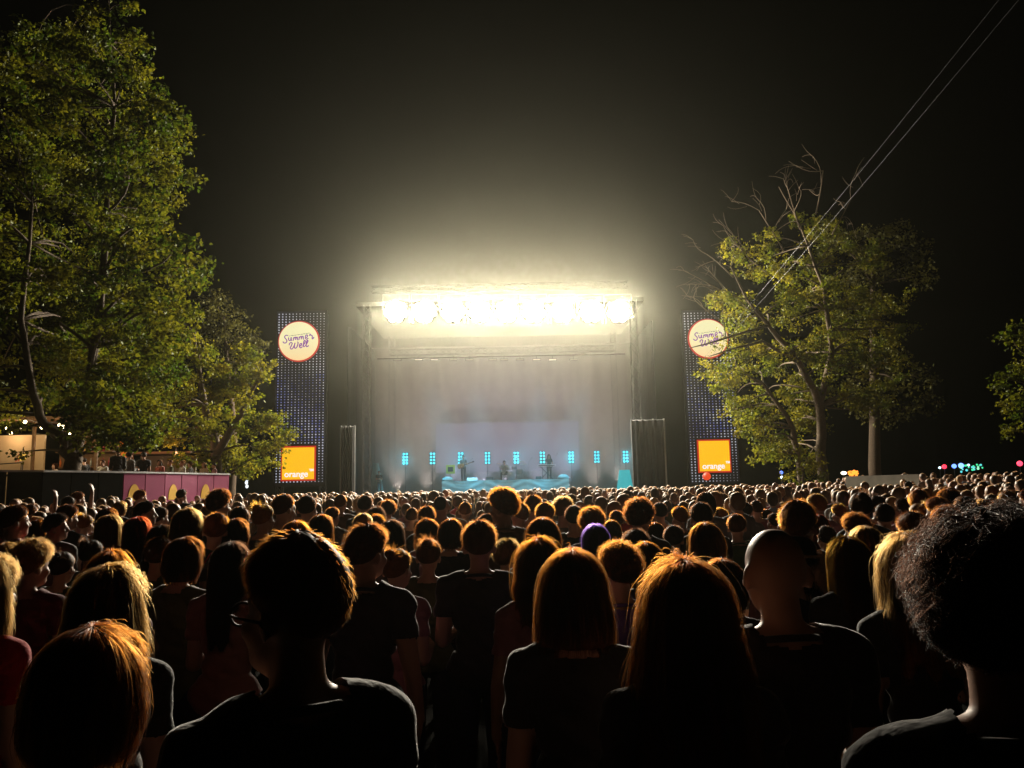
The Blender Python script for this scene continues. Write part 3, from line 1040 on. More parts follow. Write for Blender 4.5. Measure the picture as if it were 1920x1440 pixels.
a, b = bl(-60, 885), bl(84, 815)
MB().box(a.x, b.x, 0, 0.12, 0, b.z).build('cream_board', M['cream'], bar)
a2, b2_ = bl(84, 885), bl(200, 812)
MB().box(a2.x + 0.03, b2_.x, 0.9, 1.0, 0, b2_.z + 0.2).build('back_wall', M['wood'], bar)
for k in range(4):
    z = b2_.z * (0.3 + 0.22 * k)
    MB().box(a2.x + 0.05, b2_.x - 0.02, 0.55, 0.88, z, z + 0.04).build('shelf', M['wood'], bar)
MB().box(a2.x, b2_.x, -0.3, 0.3, 0, 1.05).build('counter', M['cream'], bar)
MB().box(a.x, b2_.x + 0.3, -0.9, 1.3, b.z + 0.55, b.z + 0.65).build('canopy', M['wood'], bar)
for x in (a.x, b.x, b2_.x):
    MB().box(x - 0.05, x + 0.05, -0.75, -0.65, 0, b.z + 0.55).build('post', M['wood'], bar)
bcols = [(0.5, 0.12, 0.02), (0.1, 0.25, 0.06), (0.5, 0.35, 0.1), (0.3, 0.03, 0.05), (0.35, 0.4, 0.4)]
bmats = [pmat('bottle_glass', c, 0.15, var=0.1) for c in bcols]
bname = ['amber', 'green', 'golden', 'dark red', 'clear']
bme = []
for k in range(5):
    mbb = MB()
    mbb.tube([(0, 0, 0), (0, 0, 0.2), (0, 0, 0.25), (0, 0, 0.34)], [0.042, 0.042, 0.017, 0.015], 9)
    me = mbb.mesh('bottle', True)
    me.materials.append(bmats[k])
    bme.append(me)
for k in range(4):
    z = b2_.z * (0.3 + 0.22 * k) + 0.04
    for i in range(9):
        c = random.randrange(5)
        o = obj('bottle', bme[c], None, None, bar.location + Vector((a2.x + 0.2 + (b2_.x - a2.x - 0.4) * i / 8, 0.7, z)))
        tag(o, '%s bottle, %s along the bar shelf that is %s from below' % (bname[c], ORD[i], ORD[k]), 'bottle', 'bottles on the bar shelves')
# dark stall behind, with round sign
YS = 34
sgp = P(214, 845, YS)
sg = empty('round_sign', (sgp.x, YS, 1.6))
tag(sg, 'round orange sign with dark script lettering on the terrace', 'sign')
sr = 27 * YS / F_PX
dd = MB().cyl((0, -0.05, 0), sr, 0.06, 48, 'y').build('disc', emat('orange_sign_glow', (1.0, 0.22, 0.02), 0.55), sg, loc=(0, 0, sgp.z - 1.6))
lettering(emat('maroon_print', (0.05, 0.01, 0.01), 0.2), sr, dd, (0, -0.052, 0))
MB().box(-0.06, 0.06, 0.02, 0.1, 0, sgp.z - 1.6).build('post', M['steel'], sg)
yp = P(42, 857, 30.8)
r = empty('pear_sign', (yp.x, 30.8, 1.6))
tag(r, 'small yellow lit shape with red bracket on the cream board', 'sign')
MB().ball((0, 0, yp.z - 1.6), (0.17, 0.06, 0.15), 18, 12).build('lamp_shape', emat('yellow_sign_glow', (1.0, 0.55, 0.08), 0.9), r, True)
MB().tube([(-0.25, 0, yp.z - 1.78), (-0.16, 0, yp.z - 1.5), (-0.14, 0, yp.z - 1.76)], 0.018, 6).build('bracket', emat('red_tube', (0.8, 0.05, 0.02), 0.6), r)
MB().tube([(0, 0.05, 0), (0, 0.05, yp.z - 1.7)], 0.02, 6).build('post', M['steel'], r)
tp = P(22, 868, 29)
r = empty('bar_table', (tp.x, 29, 1.6))
tag(r, 'dark high table with a rectangular frame in front of the cream board', 'table')
MB().box(-0.6, 0.6, -0.35, 0.35, 1.06, 1.12).build('tabletop', M['black'], r)
MB().tube([(-0.75, 0, 1.12), (-0.75, 0, 1.5), (0.35, 0, 1.55), (0.35, 0, 1.12)], 0.022, 6).build('frame', M['black'], r)
for s in (-1, 1):
    MB().tube([(s * 0.5, 0, 0), (s * 0.5, 0, 1.06)], 0.03, 6).build('leg', M['black'], r)
# back stalls further along the terrace
sp0 = P(262, 890, 37)
r = empty('back_stall', (sp0.x, 37, 1.6))
tag(r, 'pale stall wall with hanging rope behind people on the terrace', 'stall')
MB().box(0, 2.6, 0, 0.1, 0, 2.1).build('wall', M['concrete'], r)
MB().box(-1.6, 2.7, -0.9, 0.2, 2.15, 2.25).build('awning', M['wood'], r)
MB().tube([(0.2 + 2.2 * t, -0.3, 1.5 - 0.9 * math.sin(PI * t) + 0.3 * t) for t in np.linspace(0, 1, 12)], 0.025, 6).build('rope', M['white'], r)
MB().box(-0.05, 0.05, -0.85, -0.75, 0, 2.15).build('post', M['wood'], r)
# string of bulbs
bulbs = [(14, 803), (40, 801), (47, 791), (79, 801), (91, 799), (112, 797), (118, 800)]
r = empty('bulb_string', P(14, 803, 28.5))
tag(r, 'string of glowing warm bulbs under the tall leafy tree', 'string lights')
q0 = r.location.copy()
wp = []
for x, y in bulbs:
    q = P(x, y, 28.5)
    wp.append(q - q0 + Vector((0, 0, 0.12)))
    bb_ = MB().ball(q - q0, 0.062, 12, 8).build('bulb', M['bulb'], r, True)
    MB().cyl(q - q0 + Vector((0, 0, 0.05)), 0.03, 0.07, 8).build('socket', M['black'], bb_)
    point_lamp('bulb_lamp', q + Vector((0, -0.0, -0.13)), 26, (1.0, 0.74, 0.40), 0.05)
MB().tube([wp[0] + Vector((-3, 0, 0.4))] + wp + [wp[-1] + Vector((3, 1, 0.4))], 0.012, 5).build('cable', M['black'], r)
# lamps under the bar canopy
for x in (20, 130):
    q = P(x, 812, 31)
    r = empty('canopy_lamp', q)
    tag(r, 'warm lamp under the bar canopy above the %s' % ('cream board' if x == 20 else 'bottle shelves'), 'lamp')
    MB().ball((0, 0, 0), 0.06).build('bulb', M['bulb'], r, True)
    MB().tube([(0, 0, 0.06), (0, 0, 0.22)], 0.01, 5).build('cord', M['black'], r)
    point_lamp('canopy_lamp_light', q + Vector((0, -0.12, -0.08)), 34 if x == 20 else 30, (1.0, 0.62, 0.30), 0.05)
for i, (x, y) in enumerate(((262, 820), (330, 850))):
    q = P(x, y, 35.5)
    r = empty('terrace_lamp', q)
    tag(r, ['small warm lantern under the stall awning', 'small warm lantern behind the magenta wall'][i], 'lamp')
    MB().ball((0, 0, 0), 0.08).build('bulb', emat('lantern_glow', (1.0, 0.45, 0.15), 2.0), r, True)
    MB().tube([(0, 0, 0.08), (0, 0, 0.25)], 0.012, 5).build('cord', M['black'], r)
    point_lamp('terrace_lamp_light', q + Vector((0, -0.15, 0)), 45, (1.0, 0.55, 0.3), 0.06)
# white lettered light strip hanging near the tower
for k, (x, y) in enumerate(((463, 899), (462, 905), (463, 912))):
    q = P(x, y, 45)
    o = MB().ball((0, 0, 0), (0.09, 0.05, 0.11)).build('white_marker_light', emat('marker_glow', (0.9, 0.95, 1.0), 1.2), loc=q)
    tag(o, '%s white marker light beside the magenta wall end' % ['upper', 'middle', 'lower'][k], 'light', 'white marker lights')

# ------------------------------------------------------------------ other side: low wall, far lights, wires
a, b = P(1585, 893, 30), P(1722, 886, 27)
wl = empty('low_concrete_wall', (a.x, a.y, 0))
tag(wl, 'pale low concrete wall with a ledge behind the crowd', 'wall')
d = Vector((b.x - a.x, b.y - a.y, 0))
rz = math.atan2(d.y, d.x)
MB().box(0, d.length, 0, 0.3, 0.0, a.z).build('wall', M['concrete'], wl, rot=(0, 0, rz))
MB().box(-0.05, d.length + 2.2, -0.4, -0.003, 0.0, a.z - 0.75).build('ledge', M['concrete'], wl, rot=(0, 0, rz))
far = [(1465, 886, 48, (0.08, 0.18, 1.0), 0.10, 'blue signal light beside the sparse tree shrub'), (1466, 895, 48, (0.7, 0.85, 1.0), 0.09, 'white signal light under the blue one by the shrub'),
       (1582, 887, 45, (1.0, 0.95, 0.7), 0.1, 'white oval lamp beside the orange neon tangle'), (1762, 877, 40, (0.6, 0.9, 1.0), 0.06, 'small pale bulb beside the red bulb'),
       (1770.5, 875, 40, (1.0, 0.03, 0.06), 0.11, 'red bulb beside the blue bulbs'), (1789, 874, 40, (0.12, 0.25, 1.0), 0.11, 'first blue bulb of the coloured string lights'),
       (1802, 873, 40, (0.15, 0.3, 1.0), 0.13, 'big blue bulb of the coloured string lights'), (1816, 872, 40, (0.45, 0.7, 1.0), 0.06, 'pale blue bulb of the coloured string lights'),
       (1912, 869, 36, (1.0, 0.05, 0.1), 0.12, 'lone red bulb at the outer edge above the crowd')]
for x, y, Y, c, rr, lab in far:
    q = P(x, y, Y)
    r = empty('coloured_bulb', (q.x, q.y, ground_z(q.x, q.y)))
    tag(r, lab, 'light', 'coloured far bulbs')
    h = q.z - r.location.z
    MB().ball((0, 0, h), (rr * (1.7 if 'oval' in lab else 1), rr, rr)).build('bulb', emat('bulb_glow', c, 3.0), r, True)
    MB().tube([(0, 0, 0), (0, 0, h - rr)], 0.02, 5).build('pole', M['steel'], r)
rng2 = np.random.default_rng(5)
gq = P(1828, 878, 40)
r = empty('green_bulb_string', gq)
tag(r, 'tangle of small green and teal bulbs beside the blue bulbs', 'string lights')
ge = [emat('green_glow', c, 1.3) for c in ((0.05, 0.7, 0.3), (0.1, 0.6, 0.6), (0.3, 0.9, 0.5))]
for k in range(26):
    q = P(1790 + rng2.random() * 52, 876 + rng2.normal() * 3.5, 40) - gq
    MB().ball(q, 0.035 + 0.03 * rng2.random(), 8, 6).build('bulb', ge[k % 3], r)
MB().tube([P(1788, 874, 40) - gq, P(1815, 880, 40) - gq, P(1845, 874, 40) - gq], 0.012, 4).build('cable', M['black'], r)
gq = P(1600, 888, 45)
r = empty('neon_tangle', gq)
tag(r, 'tangled orange neon light beside the white oval lamp', 'light')
oe = emat('orange_neon', (1.0, 0.28, 0.03), 2.2)
for k in range(7):
    pp = [P(1590 + rng2.random() * 20, 888 + rng2.normal() * 4, 45) - gq for _ in range(4)]
    MB().tube([tuple(x) for x in catmull([tuple(x) for x in pp], 4)], 0.03, 5).build('neon_tube', oe, r)
MB().tube([(0, 0.05, -gq.z), (0, 0.05, -0.1)], 0.03, 5).build('pole', M['steel'], r)
# two wires rising to the upper corner
for k, (lo, hi, lab) in enumerate((((1290, 706, 50), (1735, 152, 24), 'upper of two pale steel wires rising steeply past the sparse tree'),
                                   ((1294, 712, 50), (1729, 196, 24.5), 'lower of two pale steel wires rising steeply past the sparse tree'))):
    a, b = P(*lo), P(*hi)
    e = b + (b - a) * 0.6
    mid = [a.lerp(e, t) + Vector((0, 0, -0.35 * math.sin(PI * t))) for t in np.linspace(0, 1, 14)]
    o = MB().tube([q - a for q in mid], 0.0045, 6).build('steel_wire', M['steel'], loc=a)
    tag(o, lab, 'wire', 'two steel wires')

# ------------------------------------------------------------------ air: haze round everything, smoke on the stage
bpy.context.view_layer.update()
ztop = max((o.matrix_world @ Vector(c)).z for o in scene.objects if o.type == 'MESH' for c in o.bound_box)
print('ZTOP', ztop)
hz = MB().box(-80, 80, -18, 92, -1.05, ztop + 0.4).build('haze', None)
mt = bpy.data.materials.new('haze_air')
mt.use_nodes = True
nt = mt.node_tree
nt.nodes.remove(nt.nodes['Principled BSDF'])
pv = nt.nodes.new('ShaderNodeVolumePrincipled')
pv.inputs['Color'].default_value = (1.0, 1.0, 0.80, 1)
pv.inputs['Density'].default_value = 0.00042
pv.inputs['Anisotropy'].default_value = 0.92
nt.links.new(pv.outputs[0], nt.nodes['Material Output'].inputs['Volume'])
hz.data.materials.append(mt)
tag(hz, 'thin night haze hanging over the whole field', kind='stuff')

sm = MB().box(XL + 1.2, XR - 1.2, 52.7, 63.8, DECK_Z + 0.01, 14.3).build('stage_smoke', None)
mt = bpy.data.materials.new('smoke_air')
mt.use_nodes = True
nt = mt.node_tree
nt.nodes.remove(nt.nodes['Principled BSDF'])
pv = nt.nodes.new('ShaderNodeVolumePrincipled')
pv.inputs['Color'].default_value = (1, 1, 1, 1)
pv.inputs['Density'].default_value = 0.045
pv.inputs['Anisotropy'].default_value = 0.2
nt.links.new(pv.outputs[0], nt.nodes['Material Output'].inputs['Volume'])
sm.data.materials.append(mt)
tag(sm, 'pale theatrical smoke filling the stage', kind='stuff')

# ------------------------------------------------------------------ people: bodies
def prim_mesh(prims):
    bm = bmesh.new()
    for pr in prims:
        if pr[0] == 'E':
            _, c, r, rot, _t = pr
            mt_ = Matrix.Translation(c) @ rot.to_4x4() @ Matrix.Diagonal((*r, 1))
            bmesh.ops.create_icosphere(bm, subdivisions=3, radius=1.0, matrix=mt_)
        else:
            _, a, b, r0, r1, _t = pr
            a, b = Vector(a), Vector(b)
            d = b - a
            L = max(d.length, 1e-4)
            q = d.to_track_quat('Z', 'Y').to_matrix().to_4x4()
            bmesh.ops.create_cone(bm, cap_ends=True, segments=16, radius1=r0, radius2=r1, depth=L, matrix=Matrix.Translation((a + b) / 2) @ q)
            bmesh.ops.create_icosphere(bm, subdivisions=2, radius=r0 * 1.01, matrix=Matrix.Translation(a))
            bmesh.ops.create_icosphere(bm, subdivisions=2, radius=r1 * 1.01, matrix=Matrix.Translation(b))
    me = bpy.data.meshes.new('prims')
    bm.to_mesh(me)
    bm.free()
    return me


def prim_dist(prims, V):
    D = np.empty((len(prims), len(V)))
    for k, pr in enumerate(prims):
        if pr[0] == 'E':
            _, c, r, rot, _t = pr
            q = (V - np.array(c)) @ np.array(rot)
            D[k] = (np.linalg.norm(q / np.array(r), axis=1) - 1) * min(r)
        else:
            _, a, b, r0, r1, _t = pr
            a, b = np.array(a), np.array(b)
            ab = b - a
            t = np.clip(((V - a) @ ab) / max(ab @ ab, 1e-9), 0, 1)
            D[k] = np.linalg.norm(V - (a + t[:, None] * ab), axis=1) - (r0 + (r1 - r0) * t)
    return D


def remesh(me, voxel, decimate=None):
    o = bpy.data.objects.new('tmp', me)
    COL.objects.link(o)
    md = o.modifiers.new('r', 'REMESH')
    md.mode = 'VOXEL'
    md.voxel_size = voxel
    md.use_smooth_shade = True
    if decimate:
        m2 = o.modifiers.new('d', 'DECIMATE')
        m2.ratio = decimate
    bpy.context.view_layer.update()
    out = bpy.data.meshes.new_from_object(o.evaluated_get(bpy.context.evaluated_depsgraph_get()))
    bpy.data.objects.remove(o, do_unlink=True)
    bpy.data.meshes.remove(me)
    return out


def get_v(me):
    v = np.empty(len(me.vertices) * 3)
    me.vertices.foreach_get('co', v)
    return v.reshape(-1, 3)


def smooth(me, it=2, k=0.5):
    e = np.empty(len(me.edges) * 2, dtype=np.int32)
    me.edges.foreach_get('vertices', e)
    e = e.reshape(-1, 2)
    v = get_v(me)
    n = len(v)
    deg = np.bincount(e.ravel(), minlength=n)[:, None].astype(float)
    for _ in range(it):
        s = np.zeros_like(v)
        for a in range(3):
            s[:, a] = np.bincount(e[:, 0], v[e[:, 1], a], n) + np.bincount(e[:, 1], v[e[:, 0], a], n)
        v = v + k * (s / np.maximum(deg, 1) - v)
    me.vertices.foreach_set('co', v.ravel())
    me.update()


I3 = Matrix.Identity(3)


def body_prims(female=False, yaw=0.0, pose='down', hands=True, tilt=0.0):
    """Joints of a person 1.75 m tall, feet at z = 0, facing +Y; every primitive carries the name of its region."""
    k = 0.79 if female else 0.87
    Pm = []
    E = lambda c, r, t, rot=I3: Pm.append(('E', Vector(c), r, rot, t))
    Cc = lambda a, b, r0, r1, t: Pm.append(('C', Vector(a), Vector(b), r0, r1, t))
    hipw = 0.1 if female else 0.09
    seated = pose == 'drum'
    for s in (-1, 1):
        hip = Vector((s * hipw, 0, 0.93))
        if seated:
            hip = Vector((s * hipw, 0, 0.55))
            knee, ank = Vector((s * 0.22, 0.42, 0.56)), Vector((s * 0.22, 0.38, 0.09))
        else:
            knee, ank = Vector((s * 0.1, 0.015, 0.5)), Vector((s * 0.105, -0.02, 0.09))
        Cc(hip, knee, 0.088, 0.06, 'leg')
        Cc(knee, ank, 0.058, 0.042, 'leg')
        E(knee.lerp(ank, 0.3) + Vector((0, -0.02, 0)), (0.056, 0.06, 0.11), 'leg')
        Cc(ank + Vector((0, -0.03, -0.04)), ank + Vector((s * 0.02, 0.16, -0.055)), 0.042, 0.034, 'foot')
    dz = -0.38 if seated else 0.0
    up = lambda p: Vector((p[0], p[1], p[2] + dz))
    E(up((0, -0.01, 0.97)), (0.175 if female else 0.165, 0.12, 0.13), 'pelvis')
    E(up((0, 0, 1.12)), (0.138 * k, 0.098, 0.17), 'torso')
    E(up((0, 0.0, 1.29)), (0.17 * k, 0.112, 0.17), 'torso')
    E(up((0, -0.025, 1.37)), (0.175 * k, 0.095, 0.11), 'torso')
    if female:
        for s in (-1, 1):
            E(up((s * 0.075, 0.09, 1.27)), (0.062, 0.055, 0.062), 'torso')
    for s in (-1, 1):
        Cc(up((0, -0.025, 1.475)), up((s * 0.165 * k, -0.015, 1.425)), 0.05, 0.058, 'torso')
        E(up((s * 0.19 * k, -0.005, 1.405)), (0.066, 0.066, 0.07), 'uparm')
        sh = up((s * 0.195 * k, -0.005, 1.40))
        if pose == 'up' and s > 0:
            el, wr, hd = up((0.30, 0.12, 1.58)), up((0.26, 0.2, 1.84)), Vector((-0.03, 0.02, 0.09))
        elif pose == 'front':
            el, wr, hd = up((s * 0.235 * k, 0.0, 1.13)), up((s * 0.13, 0.2, 1.17)), Vector((-s * 0.07, 0.04, 0.02))
        elif pose == 'drum':
            el, wr, hd = up((s * 0.27, 0.08, 1.16)), up((s * 0.2, 0.33, 1.16)), Vector((-s * 0.02, 0.09, 0.0))
        elif pose == 'play':
            el, wr, hd = up((s * 0.26, 0.0, 1.13)), (up((-0.3, 0.22, 1.2)) if s < 0 else up((0.12, 0.2, 1.03))), Vector((-s * 0.02, 0.06, -0.05))
        elif pose == 'keys':
            el, wr, hd = up((s * 0.26, 0.08, 1.13)), up((s * 0.2, 0.32, 1.06)), Vector((-s * 0.01, 0.09, -0.01))
        else:
            el, wr, hd = up((s * 0.255 * k, -0.02, 1.12)), up((s * 0.275 * k, 0.05, 0.88)), Vector((-s * 0.01, 0.02, -0.09))
        Cc(sh, el, 0.054 * (0.92 if female else 1), 0.042, 'uparm')
        Cc(el, wr, 0.042, 0.029, 'forearm')
        hn = hd.normalized()
        pc = wr + hd * 0.5
        side = hn.cross(Vector((1, 0, 0)) if abs(hn.x) < 0.7 else Vector((0, 1, 0))).normalized()
        q = Matrix((side, hn.cross(side), hn)).transposed()
        E(pc, (0.042, 0.017, 0.05), 'hand', q)
        if hands:
            for f, (o, L) in enumerate(((-0.033, 0.062), (-0.011, 0.074), (0.011, 0.07), (0.033, 0.054))):
                a = pc + side * o + hn * 0.04
                b = a + hn * L * 0.55 + side * o * 0.35
                c = b + hn * L * 0.4 + hn.cross(side) * 0.022
                Cc(a, b, 0.0095, 0.009, 'hand')
                Cc(b, c, 0.009, 0.008, 'hand')
            a = pc + side * 0.03 - hn * 0.01
            Cc(a, a + side * 0.035 + hn * 0.035, 0.012, 0.0095, 'hand')
    Cc(up((0, -0.03, 1.42)), up((0, 0.0, 1.58)), 0.054 * (0.88 if female else 1.0), 0.05 * (0.9 if female else 1.0), 'neck')
    # head, turned about the vertical
    rot = Matrix.Rotation(yaw, 3, 'Z') @ Matrix.Rotation(tilt, 3, 'Y')
    h = lambda p: up(rot @ Vector((p[0], p[1], p[2] - 1.58)) + Vector((0, 0, 1.58)))
    E(h((0, 0.012, 1.655)), (0.074, 0.094, 0.094), 'head', rot)
    E(h((0, 0.048, 1.60)), (0.061, 0.062, 0.085), 'head', rot)
    E(h((0, 0.075, 1.553)), (0.04, 0.038, 0.03), 'head', rot)
    E(h((0, 0.085, 1.655)), (0.052, 0.025, 0.022), 'head', rot)
    Cc(h((0, 0.105, 1.65)), h((0, 0.128, 1.612)), 0.009, 0.014, 'head')
    E(h((0, 0.104, 1.577)), (0.024, 0.014, 0.012), 'head', rot)
    for s in (-1, 1):
        E(h((s * 0.083, -0.004, 1.622)), (0.011, 0.021, 0.034), 'head', rot @ Matrix.Rotation(s * R(22), 3, 'Z'))
        E(h((s * 0.045, 0.08, 1.605)), (0.022, 0.022, 0.022), 'head', rot)
    return Pm, h


def cut(me, fmask, name, push, mat, wr=0.0, seed=0):
    """A garment: the chosen faces of a body, pushed outwards with folds."""
    v = get_v(me)
    nv = len(v)
    nrm = np.empty(nv * 3)
    me.vertices.foreach_get('normal', nrm)
    nrm = nrm.reshape(-1, 3)
    lt = np.array([list(p.vertices) for p in me.polygons])[fmask]
    used = np.unique(lt)
    mp = -np.ones(nv, int)
    mp[used] = np.arange(len(used))
    vv = v[used]
    ph = seed * 1.7
    fold = np.sin(vv[:, 2] * 24 + 26 * np.abs(vv[:, 0]) + ph + 2.2 * np.sin(vv[:, 0] * 13 + ph)) * np.sin(vv[:, 0] * 21 + vv[:, 2] * 11 + ph) + 0.6 * np.sin(vv[:, 2] * 71 + vv[:, 0] * 45 + ph)
    pv_ = push + wr * fold
    waist = np.clip((1.25 - vv[:, 2]) / 0.35, 0, 1) * (1 if push > 0.01 else 0)
    vv = vv + nrm[used] * (pv_ + 0.012 * waist)[:, None]
    out = mesh_np(name, vv, mp[lt], True)
    out.materials.append(mat)
    return out


BODY = {}


def make_body(key, female, yaw, pose, voxel=0.0105, sleeve=0.55, tilt=0.0, seed=0, long_trousers=True):
    pr, h = body_prims(female, yaw, pose, True, tilt)
    me = remesh(prim_mesh(pr), voxel)
    smooth(me, 3, 0.5)
    V = get_v(me)
    D = prim_dist(pr, V)
    tags = np.array([p[-1] for p in pr])[np.argmin(D, 0)]
    dz = -0.38 if pose == 'drum' else 0.0
    z = V[:, 2] - dz
    neckd = np.hypot(V[:, 0], V[:, 1] + 0.02)
    sh = np.where(tags == 'torso', 1, 0) | np.where((tags == 'pelvis') & (z > 0.9), 1, 0)
    arm = tags == 'uparm'
    sh |= np.where(arm & (z > 1.42 - 0.3 * sleeve if pose != 'up' else True), 1, 0)
    if sleeve > 1:
        sh |= np.where(arm | (tags == 'forearm'), 1, 0)
    sh = (sh == 1) & ~((z > 1.47) & (neckd < 0.078)) & ~((tags == 'neck') & (z > 1.455))
    trs = ((tags == 'leg') | ((tags == 'pelvis') & (z < 1.0)))
    lt = np.array([list(p.vertices) for p in me.polygons])
    fs_ = sh[lt].all(1)
    ft_ = trs[lt].all(1)
    shirt = cut(me, fs_, 'shirt', 0.013, M['shirt'], 0.0058, seed)
    trousers = cut(me, ft_, 'trousers', 0.008, M['trousers'], 0.0015, seed)
    # face details as material slots of the one body mesh
    me.materials.clear()
    for mk in ('skin', 'eye', 'lip', 'shoe'):
        me.materials.append(M[mk])
    cen = V[lt].mean(1)
    mi = np.zeros(len(lt), dtype=np.int32)
    for s in (-1, 1):
        mi[np.linalg.norm(cen - np.array(h((s * 0.03, 0.098, 1.632))), axis=1) < 0.0135] = 1
    lipc = np.array(h((0, 0.115, 1.577)))
    mi[(np.linalg.norm((cen - lipc) * np.array([1, 1, 2.4]), axis=1) < 0.025)] = 2
    mi[(tags[lt] == 'foot').all(1)] = 3
    me.polygons.foreach_set('material_index', mi)
    me.name = 'body'
    BODY[key] = dict(body=me, shirt=shirt, trousers=trousers, yaw=yaw, tilt=tilt, dz=dz, female=female)


make_body('m0', False, 0.0, 'front', seed=1)
make_body('m1', False, R(14), 'front', seed=2, tilt=R(4))
make_body('m2', False, R(-22), 'down', seed=3)
make_body('ml', False, R(48), 'front', seed=4)
make_body('ma', False, R(24), 'front', seed=16, tilt=R(3))
make_body('mr', False, R(-58), 'front', seed=5)
make_body('mc', False, R(6), 'front', seed=6, sleeve=1.5)
make_body('mu', False, R(8), 'up', seed=7)
make_body('f0', True, 0.0, 'front', seed=8)
make_body('f1', True, R(-12), 'down', seed=9, tilt=R(-5))
make_body('f2', True, R(28), 'front', seed=10)
make_body('fr', True, R(-42), 'front', seed=12, sleeve=0.3)
make_body('drum', False, R(180 - 168), 'drum', 0.016, seed=13)
make_body('play', False, R(-10), 'play', 0.016, seed=14)
make_body('keys', False, R(5), 'keys', 0.016, seed=15)

# ------------------------------------------------------------------ people: hair
HC = np.array([0, 0.012, 1.655])


def shell(u, t, S):
    th = S['th']
    u = np.asarray(u, float)
    t = np.asarray(t, float)
    fr = 0.5 - 0.5 * np.cos(u)
    lump = S.get('lump', 0.0) * (np.sin(5 * u + 3 * t + S['seed']) * np.sin(9 * t + 2 * u + S['seed'] * 2) + 0.5 * np.sin(13 * u + S['seed']) * np.sin(17 * t))
    short_phi = np.radians(126 - 70 * fr ** 1.3)
    if S.get('zend') is None:
        phi = t * short_phi
        tk = th * (1 - np.clip((t - 0.72) / 0.28, 0, 1) ** 2 * S.get('fade', 0.9)) * (1 + S.get('top', 0.0) * np.cos(phi).clip(0)) + lump * np.clip(1.3 - t, 0, 1)
        A, B, C = 0.077 + tk, 0.097 + tk, 0.097 + tk
        return np.stack([A * np.sin(phi) * np.sin(u), HC[1] - B * np.sin(phi) * np.cos(u), HC[2] + C * np.cos(phi)], -1)
    sm_ = np.clip((fr - S.get('face', 0.6)) / 0.12, 0, 1)
    tk = th + lump + 0.0035 * np.sin(17 * u + S['seed'] + 2 * np.sin(3 * u)) * np.clip(t * 3, 0, 1) + 0.002 * np.sin(41 * u + 5 * t)
    A, B, C = 0.077 + tk, 0.097 + tk, 0.097 + tk
    ph1 = np.minimum(t / 0.42, 1) * PI / 2
    s = np.clip((t - 0.42) / 0.58, 0, 1)
    zend = S['zend'] + S.get('uneven', 0.0) * np.sin(u * 7 + S['seed'])
    wob = S.get('wave', 0.0) * np.sin(s * S.get('freq', 14) + 3 * u + S['seed']) * s
    wid = 1 + S.get('flare', 0.0) * np.sin(np.minimum(s * 1.25, 1) * PI * 0.5) - S.get('taper', 0.1) * s ** 3
    xl = (A * wid + wob) * np.sin(ph1) * np.sin(u)
    yl = HC[1] - (B * wid + wob) * np.sin(ph1) * np.cos(u) - S.get('back', 0.0) * s * (1 - fr)
    zl = HC[2] + C * np.cos(ph1) - s * (HC[2] - zend)
    phs = t * short_phi
    xs_ = A * np.sin(phs) * np.sin(u)
    ys_ = HC[1] - B * np.sin(phs) * np.cos(u)
    zs_ = HC[2] + C * np.cos(phs)
    return np.stack([xl + (xs_ - xl) * sm_, yl + (ys_ - yl) * sm_, zl + (zs_ - zl) * sm_], -1)


def hair_cap(S, nu=56, nt=30):
    us = np.linspace(-PI, PI, nu, endpoint=False)
    ts = np.linspace(0.001, 1, nt)
    U, T = np.meshgrid(us, ts)
    v = shell(U.ravel(), T.ravel(), S)
    if S.get('zend') is not None:
        last = v[-nu:].copy()
        c = last.mean(0)
        v = np.vstack([v, c + (last - c) * np.array([0.35, 0.35, 1.0])])
        nt += 1
    f = []
    for j in range(nt - 1):
        for i in range(nu):
            i2 = (i + 1) % nu
            f.append((j * nu + i, (j + 1) * nu + i, (j + 1) * nu + i2, j * nu + i2))
    f.append(tuple(range(nu)))
    parts = [(v, f)]
    mb = MB()
    mb.add(v, f)
    if S.get('bun'):
        bz, by, br = S['bun']
        mb.ball((0, by, bz), (br, br, br * 0.9), 18, 12)
    if S.get('tail'):
        mb.tube([(0, -0.1, 1.70), (0, -0.155, 1.69), (0, -0.175, 1.6), (0.01, -0.165, 1.48), (0, -0.15, 1.36)], [0.02, 0.03, 0.036, 0.03, 0.008], 12)
    me = mb.mesh('hair', True)
    me.materials.append(M['haircap'])
    return me


